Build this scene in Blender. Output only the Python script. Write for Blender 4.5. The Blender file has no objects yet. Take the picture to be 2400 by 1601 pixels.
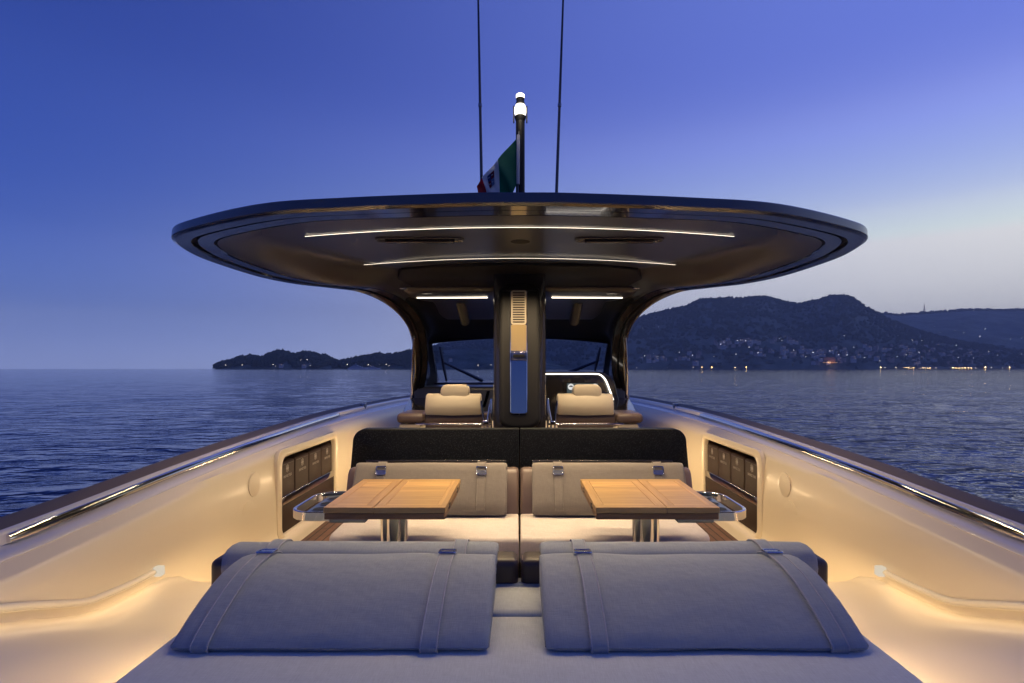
import bpy, bmesh, math, random
import numpy as np
from mathutils import Vector, Matrix, noise as mnoise

random.seed(7)
S = bpy.context.scene
COL = S.collection
ZC = 2.15            # camera height above the sea; every z below is written relative to the camera
F, CX, CY = 1306.0, 1193.0, 846.0
R = math.radians

def px(u, v, d):
    return ((u - CX) / F * d, d, (CY - v) / F * d)

# ------------------------------------------------------------------ materials
def nt(m):
    return m.node_tree.nodes, m.node_tree.links

def mat(name, col, rough=.5, metal=0., var=0., vscale=6., bump=0., bscale=60., coat=0., spec=.5,
        stretch=None, emit=None, estr=0., bdist=.01, coat_rough=.05):
    m = bpy.data.materials.new(name); m.use_nodes = True
    n, l = nt(m); b = n['Principled BSDF']
    b.inputs['Base Color'].default_value = (*col, 1)
    b.inputs['Roughness'].default_value = rough
    b.inputs['Metallic'].default_value = metal
    b.inputs['Coat Weight'].default_value = coat
    b.inputs['Coat Roughness'].default_value = coat_rough
    b.inputs['Specular IOR Level'].default_value = spec
    tc = n.new('ShaderNodeTexCoord')
    vec = tc.outputs['Object']
    if stretch:
        mp = n.new('ShaderNodeMapping'); mp.inputs['Scale'].default_value = stretch
        l.new(vec, mp.inputs['Vector']); vec = mp.outputs['Vector']
    if var > 0:
        nz = n.new('ShaderNodeTexNoise'); nz.inputs['Scale'].default_value = vscale
        nz.inputs['Detail'].default_value = 6; nz.inputs['Roughness'].default_value = .6
        l.new(vec, nz.inputs['Vector'])
        mx = n.new('ShaderNodeMixRGB'); mx.blend_type = 'MIX'
        l.new(nz.outputs['Fac'], mx.inputs['Fac'])
        mx.inputs['Color1'].default_value = (*[c * (1 - var) for c in col], 1)
        mx.inputs['Color2'].default_value = (*[min(1, c * (1 + var)) for c in col], 1)
        l.new(mx.outputs['Color'], b.inputs['Base Color'])
        mr = n.new('ShaderNodeMapRange')
        mr.inputs['To Min'].default_value = max(.02, rough * (1 - var * .7)); mr.inputs['To Max'].default_value = min(1, rough * (1 + var * .7))
        l.new(nz.outputs['Fac'], mr.inputs['Value']); l.new(mr.outputs['Result'], b.inputs['Roughness'])
    if bump > 0:
        nb = n.new('ShaderNodeTexNoise'); nb.inputs['Scale'].default_value = bscale; nb.inputs['Detail'].default_value = 3
        l.new(vec, nb.inputs['Vector'])
        bp = n.new('ShaderNodeBump'); bp.inputs['Strength'].default_value = bump; bp.inputs['Distance'].default_value = bdist
        l.new(nb.outputs['Fac'], bp.inputs['Height']); l.new(bp.outputs['Normal'], b.inputs['Normal'])
    if emit:
        b.inputs['Emission Color'].default_value = (*emit, 1); b.inputs['Emission Strength'].default_value = estr
    return m

def emission(name, col, strength):
    m = bpy.data.materials.new(name); m.use_nodes = True
    n, l = nt(m); n.remove(n['Principled BSDF'])
    e = n.new('ShaderNodeEmission'); e.inputs['Color'].default_value = (*col, 1); e.inputs['Strength'].default_value = strength
    l.new(e.outputs[0], n['Material Output'].inputs[0])
    return m

def fabric(name, col, var=.06):
    m = mat(name, col, .85, var=var, vscale=5)
    n, l = nt(m); b = n['Principled BSDF']
    b.inputs['Sheen Weight'].default_value = .15
    b.inputs['Specular IOR Level'].default_value = .25
    tc = n.new('ShaderNodeTexCoord')
    hs = []
    for sc in ((900, 60, 60), (60, 900, 900)):
        mp = n.new('ShaderNodeMapping'); mp.inputs['Scale'].default_value = sc
        l.new(tc.outputs['Object'], mp.inputs['Vector'])
        nz = n.new('ShaderNodeTexNoise'); nz.inputs['Scale'].default_value = .5; nz.inputs['Detail'].default_value = 1
        l.new(mp.outputs['Vector'], nz.inputs['Vector']); hs.append(nz.outputs['Fac'])
    ad = n.new('ShaderNodeMath'); ad.operation = 'ADD'
    l.new(hs[0], ad.inputs[0]); l.new(hs[1], ad.inputs[1])
    big = n.new('ShaderNodeTexNoise'); big.inputs['Scale'].default_value = 9; big.inputs['Detail'].default_value = 2
    l.new(tc.outputs['Object'], big.inputs['Vector'])
    b1 = n.new('ShaderNodeBump'); b1.inputs['Strength'].default_value = .35; b1.inputs['Distance'].default_value = .02
    l.new(big.outputs['Fac'], b1.inputs['Height'])
    bp = n.new('ShaderNodeBump'); bp.inputs['Strength'].default_value = .25; bp.inputs['Distance'].default_value = .002
    l.new(ad.outputs[0], bp.inputs['Height']); l.new(b1.outputs['Normal'], bp.inputs['Normal'])
    l.new(bp.outputs['Normal'], b.inputs['Normal'])
    # thread-to-thread tone of the weave
    src = b.inputs['Base Color'].links[0].from_socket
    mx = n.new('ShaderNodeMixRGB'); mx.blend_type = 'MULTIPLY'; mx.inputs['Fac'].default_value = .5
    mr = n.new('ShaderNodeMapRange'); mr.inputs['From Min'].default_value = .6; mr.inputs['From Max'].default_value = 1.4
    mr.inputs['To Min'].default_value = .72; mr.inputs['To Max'].default_value = 1.15
    l.new(ad.outputs[0], mr.inputs['Value']); l.new(src, mx.inputs['Color1']); l.new(mr.outputs['Result'], mx.inputs['Color2'])
    l.new(mx.outputs['Color'], b.inputs['Base Color'])
    return m

def teak(name, c1, c2, grain_axis='x', rough=.42, coat=.15):
    m = bpy.data.materials.new(name); m.use_nodes = True
    n, l = nt(m); b = n['Principled BSDF']
    b.inputs['Roughness'].default_value = rough; b.inputs['Coat Weight'].default_value = coat; b.inputs['Coat Roughness'].default_value = .25
    tc = n.new('ShaderNodeTexCoord'); mp = n.new('ShaderNodeMapping')
    mp.inputs['Scale'].default_value = (1.2, 22, 22) if grain_axis == 'x' else (22, 1.2, 22)
    l.new(tc.outputs['Object'], mp.inputs['Vector'])
    nz = n.new('ShaderNodeTexNoise'); nz.inputs['Scale'].default_value = 2.2; nz.inputs['Detail'].default_value = 8; nz.inputs['Roughness'].default_value = .65
    nz.inputs['Distortion'].default_value = .6
    l.new(mp.outputs['Vector'], nz.inputs['Vector'])
    rp = n.new('ShaderNodeValToRGB'); rp.color_ramp.elements[0].position = .3; rp.color_ramp.elements[1].position = .72
    rp.color_ramp.elements[0].color = (*c1, 1); rp.color_ramp.elements[1].color = (*c2, 1)
    l.new(nz.outputs['Fac'], rp.inputs['Fac'])
    # a different tone for every stave
    sp = n.new('ShaderNodeSeparateXYZ'); l.new(tc.outputs['Object'], sp.inputs[0])
    fl = n.new('ShaderNodeMath'); fl.operation = 'MULTIPLY'; fl.inputs[1].default_value = 15
    l.new(sp.outputs['Y' if grain_axis == 'x' else 'X'], fl.inputs[0])
    f2 = n.new('ShaderNodeMath'); f2.operation = 'FLOOR'; l.new(fl.outputs[0], f2.inputs[0])
    wn = n.new('ShaderNodeTexWhiteNoise'); wn.noise_dimensions = '1D'; l.new(f2.outputs[0], wn.inputs['W'])
    mr = n.new('ShaderNodeMapRange'); mr.inputs['To Min'].default_value = .82; mr.inputs['To Max'].default_value = 1.12
    l.new(wn.outputs['Value'], mr.inputs['Value'])
    mx = n.new('ShaderNodeMixRGB'); mx.blend_type = 'MULTIPLY'; mx.inputs['Fac'].default_value = 1
    l.new(rp.outputs['Color'], mx.inputs['Color1']); l.new(mr.outputs['Result'], mx.inputs['Color2'])
    l.new(mx.outputs['Color'], b.inputs['Base Color'])
    bp = n.new('ShaderNodeBump'); bp.inputs['Strength'].default_value = .12; bp.inputs['Distance'].default_value = .003
    l.new(nz.outputs['Fac'], bp.inputs['Height']); l.new(bp.outputs['Normal'], b.inputs['Normal'])
    return m

M = {}
M['cream'] = mat('gelcoat_cream', (.78, .68, .50), .34, var=.03, vscale=2, coat=.12, coat_rough=.12)
M['cream_dull'] = mat('gelcoat_cream_matt', (.76, .66, .48), .42)
M['white'] = mat('gelcoat_white', (.70, .66, .62), .25, coat=.5)
M['diffuser'] = mat('lit_diffuser', (.72, .64, .48), .4, emit=(1, .80, .52), estr=.10)
M['taupe'] = mat('taupe_paint', (.15, .122, .105), .55, var=.08, vscale=4, spec=.25, bump=.05, bscale=200)
M['hull'] = mat('hull_paint', (.16, .14, .13), .2, coat=.6)
M['chrome'] = mat('polished_steel', (.78, .76, .73), .07, 1, var=.1, vscale=12)
M['darkmetal'] = mat('dark_steel', (.25, .25, .27), .2, 1)
M['buckle'] = mat('buckle_metal', (.42, .46, .58), .22, 1)
M['black_satin'] = mat('charcoal_satin', (.040, .043, .055), .36, var=.12, vscale=3, coat=.25, bump=.04, bscale=350, bdist=.002, coat_rough=.28)
M['black_gloss'] = mat('black_gloss', (.022, .020, .022), .14, var=.15, vscale=5, coat=.6)
M['rim_face'] = mat('hardtop_edge_paint', (.055, .06, .075), .3, coat=.5, var=.08)
M['black_matte'] = mat('black_matte', (.006, .006, .007), .6, spec=.2)
M['headliner'] = mat('black_headliner', (.009, .009, .010), .55, bump=.2, bscale=300, bdist=.002, spec=.25)
M['fab_grey'] = fabric('grey_woven_fabric', (.31, .345, .36))
M['fab_taupe'] = fabric('taupe_woven_fabric', (.205, .182, .155))
M['fab_cream'] = fabric('cream_cover_fabric', (.56, .51, .47), .03)
M['fab_pad'] = fabric('pad_cover_fabric', (.57, .61, .60), .03)
M['piping'] = fabric('piping', (.40, .40, .42))
M['leather'] = mat('brown_leather', (.040, .028, .026), .42, var=.12, vscale=25, bump=.25, bscale=220, bdist=.003, coat=.08)
M['leather_case'] = mat('case_leather', (.030, .016, .012), .55, spec=.2, var=.1, vscale=25, bump=.2, bscale=240, bdist=.003)
M['leather_taupe'] = mat('taupe_leather', (.115, .080, .068), .38, var=.1, vscale=20, bump=.2, bscale=240, bdist=.003)
M['recess'] = mat('brown_recess', (.035, .016, .010), .55)
M['seat_beige'] = mat('beige_seat_leather', (.42, .36, .27), .55, var=.05, vscale=12, bump=.15, bscale=260, bdist=.003)
M['seat_brown'] = mat('brown_seat_leather', (.075, .05, .042), .45, var=.08, vscale=14)
M['teak'] = teak('oiled_teak', (.37, .205, .062), (.62, .385, .135), 'x')
M['teak_y'] = teak('oiled_teak_cross', (.37, .205, .065), (.58, .355, .13), 'y')
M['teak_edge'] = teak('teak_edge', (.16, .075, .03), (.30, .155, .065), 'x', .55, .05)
M['mark'] = mat('silver_print', (.34, .31, .29), .45)
M['mirror'] = mat('mirror', (.30, .31, .32), .015, 1)
M['led'] = emission('warm_led', (1, .84, .64), 4)
M['led_cool'] = emission('dash_led', (1, .90, .78), 3.5)
M['led_cove'] = emission('cove_led', (1, .80, .52), .9)
M['cap_glow'] = emission('lit_cap', (1, .86, .66), .7)
M['red'] = emission('red_led', (1, .05, .06), 14)
M['lamp'] = emission('mast_lamp', (1, .90, .72), 3.2)
M['cup'] = mat('cup_tray', (.03, .05, .10), .3, coat=.4)
M['window_lit'] = emission('lit_window', (1, .72, .38), 1.3)
M['lamp_warm'] = emission('sodium_lamp', (1, .62, .24), 46)
M['lamp_white'] = emission('white_lamp', (.95, .95, 1), 10)
M['lamp_dim'] = emission('dim_lamp', (1, .86, .70), 13)

def speckle_black():
    m = mat('speckled_black', (.010, .011, .012), .5, spec=.12)
    n, l = nt(m); b = n['Principled BSDF']
    tc = n.new('ShaderNodeTexCoord')
    vo = n.new('ShaderNodeTexVoronoi'); vo.inputs['Scale'].default_value = 150
    l.new(tc.outputs['Object'], vo.inputs['Vector'])
    rp = n.new('ShaderNodeValToRGB'); rp.color_ramp.elements[0].position = .05; rp.color_ramp.elements[0].color = (.13, .135, .14, 1)
    rp.color_ramp.elements[1].position = .26; rp.color_ramp.elements[1].color = (.005, .006, .007, 1)
    l.new(vo.outputs['Distance'], rp.inputs['Fac'])
    l.new(rp.outputs['Color'], b.inputs['Base Color'])
    return m
M['speckle'] = speckle_black()

def deck_mat():
    m = bpy.data.materials.new('teak_deck'); m.use_nodes = True
    n, l = nt(m); b = n['Principled BSDF']; b.inputs['Roughness'].default_value = .6
    tc = n.new('ShaderNodeTexCoord'); mp = n.new('ShaderNodeMapping')
    mp.inputs['Rotation'].default_value = (0, 0, R(90))
    l.new(tc.outputs['Object'], mp.inputs['Vector'])
    br = n.new('ShaderNodeTexBrick'); br.offset = .37; br.inputs['Scale'].default_value = 1
    br.inputs['Brick Width'].default_value = 1.6; br.inputs['Row Height'].default_value = .062
    br.inputs['Mortar Size'].default_value = .005; br.inputs['Mortar'].default_value = (.012, .010, .009, 1)
    br.inputs['Color1'].default_value = (.21, .115, .065, 1); br.inputs['Color2'].default_value = (.16, .088, .05, 1)
    l.new(mp.outputs['Vector'], br.inputs['Vector'])
    nz = n.new('ShaderNodeTexNoise'); nz.inputs['Scale'].default_value = 14; nz.inputs['Detail'].default_value = 6
    l.new(tc.outputs['Object'], nz.inputs['Vector'])
    mx = n.new('ShaderNodeMixRGB'); mx.blend_type = 'OVERLAY'; mx.inputs['Fac'].default_value = .35
    l.new(br.outputs['Color'], mx.inputs['Color1']); l.new(nz.outputs['Fac'], mx.inputs['Color2'])
    l.new(mx.outputs['Color'], b.inputs['Base Color'])
    return m
M['deck'] = deck_mat()

def glass_mat():
    m = bpy.data.materials.new('tinted_glass'); m.use_nodes = True
    n, l = nt(m); n.remove(n['Principled BSDF'])
    t = n.new('ShaderNodeBsdfTransparent'); t.inputs['Color'].default_value = (.74, .82, .92, 1)
    g = n.new('ShaderNodeBsdfGlossy'); g.inputs['Roughness'].default_value = .03
    lw = n.new('ShaderNodeLayerWeight'); lw.inputs['Blend'].default_value = .5
    fr = n.new('ShaderNodeMath'); fr.operation = 'POWER'; fr.inputs[1].default_value = 4; l.new(lw.outputs['Facing'], fr.inputs[0])
    ma = n.new('ShaderNodeMath'); ma.operation = 'MULTIPLY_ADD'; ma.inputs[1].default_value = .8; ma.inputs[2].default_value = .05; l.new(fr.outputs[0], ma.inputs[0])
    mx = n.new('ShaderNodeMixShader')
    l.new(ma.outputs[0], mx.inputs[0]); l.new(t.outputs[0], mx.inputs[1]); l.new(g.outputs[0], mx.inputs[2])
    l.new(mx.outputs[0], n['Material Output'].inputs[0])
    return m
M['glass'] = glass_mat()

# ------------------------------------------------------------------ mesh builder
class MB:
    def __init__(s): s.v = []; s.f = []; s.m = []
    def add(s, vs, fs, mi=0):
        o = len(s.v); s.v += [tuple(p) for p in vs]
        for f in fs: s.f.append([i + o for i in f]); s.m.append(mi)
    def grid(s, rows, mi=0, closed=False, skip=None):
        n = len(rows[0]); vs = [p for r in rows for p in r]; fs = []
        for i in range(len(rows) - 1):
            for j in range(n if closed else n - 1):
                if skip and skip(i, j): continue
                k = (j + 1) % n
                fs.append([i * n + j, i * n + k, (i + 1) * n + k, (i + 1) * n + j])
        s.add(vs, fs, mi)
    def loft(s, rings, mi=0, cap=True, closed=True):
        s.grid(rings, mi, closed)
        if cap:
            o = len(s.v) - len(rings) * len(rings[0]); n = len(rings[0])
            s.f.append([o + i for i in range(n)][::-1]); s.m.append(mi)
            s.f.append([o + (len(rings) - 1) * n + i for i in range(n)]); s.m.append(mi)
    def tube(s, path, r, n=8, mi=0, closed=False, cap=True, flat=1.):
        P = [Vector(p) for p in path]; rings = []; k = len(P)
        up = Vector((0, 0, 1))
        for i, p in enumerate(P):
            a = P[(i - 1) % k] if (closed or i > 0) else p
            b = P[(i + 1) % k] if (closed or i < k - 1) else p
            t = (b - a).normalized()
            u = up if abs(t.dot(up)) < .95 else Vector((1, 0, 0))
            x = t.cross(u).normalized(); y = x.cross(t).normalized()
            rr = r[i] if isinstance(r, (list, tuple)) else r
            rings.append([tuple(p + x * math.cos(q) * rr + y * math.sin(q) * rr * flat) for q in [2 * math.pi * j / n for j in range(n)]])
        if closed: rings.append(rings[0]); cap = False
        s.loft(rings, mi, cap)
    def rbox(s, x0, x1, y0, y1, z0, z1, r=.01, seg=3, mi=0, fn=None):
        bm = bmesh.new(); bmesh.ops.create_cube(bm, size=1)
        for v in bm.verts:
            v.co = Vector(((x0 + x1) / 2 + v.co.x * (x1 - x0), (y0 + y1) / 2 + v.co.y * (y1 - y0), (z0 + z1) / 2 + v.co.z * (z1 - z0)))
        if r > 0: bmesh.ops.bevel(bm, geom=bm.edges[:], offset=r, segments=seg, profile=.5, affect='EDGES')
        bm.verts.index_update()
        vs = [tuple(fn(v.co) if fn else v.co) for v in bm.verts]
        s.add(vs, [[v.index for v in f.verts] for f in bm.faces], mi); bm.free()
    def prism(s, poly, fn, t0, t1, mi=0, r=0.):
        # poly: 2d outline; fn(a, b, t) -> point
        if r > 0:
            rings = []
            inn = inset(poly, r)
            rings = [[fn(a, b, t0) for a, b in inn], [fn(a, b, t0 + (t1 - t0) * .0 + math.copysign(r * .3, t1 - t0)) for a, b in inset(poly, r * .3)],
                     [fn(a, b, t0 + math.copysign(r, t1 - t0)) for a, b in poly],
                     [fn(a, b, t1 - math.copysign(r, t1 - t0)) for a, b in poly], [fn(a, b, t1 - math.copysign(r * .3, t1 - t0)) for a, b in inset(poly, r * .3)],
                     [fn(a, b, t1) for a, b in inn]]
            s.loft(rings, mi)
        else:
            s.loft([[fn(a, b, t0) for a, b in poly], [fn(a, b, t1) for a, b in poly]], mi)

def inset(poly, d):
    n = len(poly); A = sum(poly[i][0] * poly[(i + 1) % n][1] - poly[(i + 1) % n][0] * poly[i][1] for i in range(n))
    sg = 1 if A > 0 else -1; out = []
    for i in range(n):
        p, q, r_ = poly[i - 1], poly[i], poly[(i + 1) % n]
        tx, ty = r_[0] - p[0], r_[1] - p[1]; L = math.hypot(tx, ty) or 1
        out.append((q[0] - sg * ty / L * d, q[1] + sg * tx / L * d))
    return out

def rrect(a0, a1, b0, b1, r, seg=6):
    pts = []
    for (ca, cb, st) in ((a1 - r, b1 - r, 0), (a0 + r, b1 - r, 90), (a0 + r, b0 + r, 180), (a1 - r, b0 + r, 270)):
        for k in range(seg + 1):
            t = R(st + 90 * k / seg); pts.append((ca + r * math.cos(t), cb + r * math.sin(t)))
    return pts

def catmull(P, n):
    P = [np.array(p, float) for p in P]; out = []
    Q = [2 * P[0] - P[1]] + P + [2 * P[-1] - P[-2]]
    for i in range(1, len(Q) - 2):
        for k in range(n):
            t = k / n
            out.append(.5 * ((2 * Q[i]) + (-Q[i - 1] + Q[i + 1]) * t + (2 * Q[i - 1] - 5 * Q[i] + 4 * Q[i + 1] - Q[i + 2]) * t * t + (-Q[i - 1] + 3 * Q[i] - 3 * Q[i + 1] + Q[i + 2]) * t ** 3))
    out.append(P[-1]); return out

ROOT = {}
def obj(name, mb, mats, parent=None, ang=35, loc=None, sub=0):
    me = bpy.data.meshes.new(name)
    o = bpy.data.objects.new(name, me); COL.objects.link(o)
    if parent is not None:
        base = Vector(ROOT[parent.name]); o.parent = parent; ROOT[o.name] = tuple(base)
    elif loc is not None:
        base = Vector((loc[0], loc[1], loc[2] + ZC)); o.location = base; ROOT[o.name] = tuple(base)
    else:
        base = Vector((0, 0, 0)); ROOT[o.name] = (0, 0, 0)
    vs = [(x - base.x, y - base.y, z + ZC - base.z) for x, y, z in mb.v]
    me.from_pydata(vs, [], mb.f)
    for m in (mats if isinstance(mats, (list, tuple)) else [mats]): me.materials.append(M[m] if isinstance(m, str) else m)
    me.polygons.foreach_set('material_index', mb.m)
    bm = bmesh.new(); bm.from_mesh(me)
    bmesh.ops.remove_doubles(bm, verts=bm.verts, dist=1e-5)
    bmesh.ops.recalc_face_normals(bm, faces=bm.faces)
    bm.to_mesh(me); bm.free()
    me.polygons.foreach_set('use_smooth', [True] * len(me.polygons))
    me.set_sharp_from_angle(angle=R(ang))
    if sub:
        sm = o.modifiers.new('subd', 'SUBSURF'); sm.levels = sub; sm.render_levels = sub
    me.update()
    return o

def tag(o, label=None, cat=None, group=None, kind=None):
    if label: o['label'] = label
    if cat: o['category'] = cat
    if group: o['group'] = group
    if kind: o['kind'] = kind
    return o

def thing(name, loc, label, cat, group=None):
    o = bpy.data.objects.new(name, None); COL.objects.link(o); o.empty_display_size = .1
    o.location = (loc[0], loc[1], loc[2] + ZC); ROOT[o.name] = tuple(o.location)
    return tag(o, label, cat, group)

def area(p0, p1, w, power, col, direction=(0, 0, -1), spread=180):
    p0, p1 = Vector(p0), Vector(p1); x = (p1 - p0); L = x.length; x.normalize()
    zax = -Vector(direction).normalized(); zax = (zax - x * zax.dot(x)).normalized(); y = zax.cross(x)
    d = bpy.data.lights.new('led_light', 'AREA'); d.shape = 'RECTANGLE'; d.size = L; d.size_y = w
    d.energy = power; d.color = col; d.spread = R(spread)
    o = bpy.data.objects.new('led_light', d); COL.objects.link(o)
    m = Matrix((x, y, zax)).transposed().to_4x4(); c = (p0 + p1) / 2; m.translation = (c.x, c.y, c.z + ZC)
    o.matrix_world = m
    return o
WARM = (1, .74, .44)
COVE = (1, .69, .37)

# ------------------------------------------------------------------ gunwale line and the yacht's body
GP = [(2.11, -2.5, -.70), (2.13, 0, -.675), (2.14, 1.2, -.655), (2.14, 2.343, -.6135), (2.14, 3.489, -.5477), (2.14, 4.62, -.5023), (2.13, 6.17, -.463),
      (2.06, 7.7, -.455), (1.88, 9.3, -.447), (1.45, 10.8, -.44), (.85, 11.8, -.435), (.25, 12.3, -.43), (0, 12.36, -.43)]
GL = catmull(GP, 14)
def gnorm(i):
    a = GL[max(0, i - 1)]; b = GL[min(len(GL) - 1, i + 1)]
    t = np.array([b[0] - a[0], b[1] - a[1]]); t /= np.linalg.norm(t)
    return np.array([-t[1], t[0]])   # inboard for the +x side (towards -x)
def gsec(i, o, dz, sx):
    p = GL[i]; n = gnorm(i)
    return (sx * max(0., p[0] + n[0] * o), p[1] + n[1] * o, p[2] + dz)
GD = np.array([p[1] for p in GL]); GX = np.array([p[0] for p in GL]); GZ = np.array([p[2] for p in GL])
def gat(d, o, dz):
    i = float(np.interp(d, GD, np.arange(len(GD))))
    i0 = int(i); i1 = min(i0 + 1, len(GL) - 1); t = i - i0
    a = np.array(gsec(i0, o, dz, 1)); b = np.array(gsec(i1, o, dz, 1))
    return a * (1 - t) + b * t

yacht = thing('motor_yacht', (0, 0, -2.15), 'open motor yacht with cream cockpit sides, teak sole and black hardtop', 'yacht')

def smooth(a, b, x):
    t = min(1, max(0, (x - a) / (b - a))); return t * t * (3 - 2 * t)
FLOOR = -1.36
COVE_Z = [(3.3, -1.09), (3.02, -1.05), (2.92, -1.036), (2.75, -1.032), (2.55, -1.016), (2.446, -1.000), (2.33, -.962), (2.05, -.862), (1.6, -.73), (1.1, -.70), (-3, -.70)]
def zcove(d):
    q = COVE_Z[::-1]; return float(np.interp(d, [a for a, b in q], [b for a, b in q]))
def zdeck(d):
    return -1.13 + (FLOOR + .005 + 1.13) * smooth(2.75, 3.7, d)

# hull outside
hm = MB()
for sx in (-1, 1):
    rows = []
    for i in range(len(GL)):
        p = GL[i]; n = gnorm(i); k = p[0] / 2.14
        rows.append([(sx * p[0], p[1], p[2] - .012), (sx * (p[0] + .015 * k), p[1], p[2] - .05), (sx * p[0] * 1.0, p[1], p[2] - .2),
                     (sx * p[0] * .93, p[1] - .1 * (1 - k), -1.5), (sx * p[0] * .80, p[1] - .6 * (1 - k), -2.35)])
    hm.grid(rows)
a = GL[0]
hm.add([(-a[0], a[1], a[2]), (a[0], a[1], a[2]), (a[0] * .8, a[1], -2.35), (-a[0] * .8, a[1], -2.35)], [[0, 1, 2, 3]])
obj('hull', hm, 'hull', yacht)

# cockpit liner (bulwarks running into the side decks), locker openings left out
LA, LB, LZ0, LZ1 = 4.44, 5.74, -1.315, -.70
st = sorted(set([round(x, 3) for x in list(np.arange(-2.4, 8.0, .12)) + list(np.arange(8.0, 12.3, .15))] + [LA, LB]))
st = [x for x in st if not (abs(x - LA) < .05 and x != LA) and not (abs(x - LB) < .05 and x != LB)]
def liner_row(d, sx):
    top = gat(d, .17, -.10); row = []
    top = (top[0], top[1], top[2] - .012); zs = [top[2], top[2] - .015, (top[2] * .6 + LZ1 * .4) if top[2] > LZ1 + .03 else top[2] - .04, LZ1 if top[2] > LZ1 + .05 else top[2] - .06, -.85, -.95, -1.05, -1.15, -1.23, LZ1 * 0 + LZ0]
    oo = [.17, .185, .23, .25, .263, .268, .272, .275, .278, .28]
    zd = zdeck(d); zw = max(zd, zcove(d) - .085) if d < 3.3 else zd; q3 = smooth(3.0, 3.3, d); zw = zw * (1 - q3) + zd * q3
    for z, o in zip(zs, oo):
        z = max(z, zw + .03)
        p = gat(d, o, 0); row.append((sx * p[0], p[1], z)); lastx = p
    for f in (.02, .05, .08):
        q = gat(d, .28 + f, 0); row.append((sx * q[0], q[1], zw + .03 * (1 - f / .08) ** 2))
    xe = min(1.0, max(0, q[0] - .05))
    for t in (.25, .5, .75, 1): row.append((sx * (q[0] * (1 - t) + xe * t), q[1], zw + (zd - zw) * (1 - (1 - t) ** 1.6)))
    return row
for sx in (-1, 1):
    mb = MB(); rows = [liner_row(d, sx) for d in st]
    ia, ib = st.index(LA), st.index(LB)
    mb.grid(rows, skip=lambda i, j: ia <= i < ib and 3 <= j < 9)
    obj('bulwark', mb, 'cream', yacht, ang=50)
# teak sole
mb = MB()
mb.rbox(-1.72, 1.72, 3.45, 8.2, FLOOR - .02, FLOOR + .008, .002, 1)
obj('teak_sole', mb, 'deck', yacht)
mb = MB()
mb.add([(-1.0, -2.4, -1.14), (1.0, -2.4, -1.14), (1.0, 2.7, -1.14), (-1.0, 2.7, -1.14)], [[0, 1, 2, 3]])
mb.add([(-1.0, 2.7, -1.14), (1.0, 2.7, -1.14), (1.0, 3.6, FLOOR - .01), (-1.0, 3.6, FLOOR - .01)], [[0, 1, 2, 3]])
mb.add([(-1.0, 3.6, FLOOR - .01), (1.0, 3.6, FLOOR - .01), (.9, 12, FLOOR - .01), (-.9, 12, FLOOR - .01)], [[0, 1, 2, 3]])
obj('deck', mb, 'cream_dull', yacht)
# foredeck ahead of the windscreen
mb = MB(); rows = []
for d in np.arange(7.2, 11.6, .25):
    w_ = min(1.12, gat(d, .35, 0)[0]); rows.append([(w_ * t, d, -.42 - .25 * abs(t) ** 6 - .02 * (d - 7)) for t in np.linspace(-1, 1, 15)])
mb.grid(rows); obj('foredeck', mb, 'white', yacht)

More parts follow.
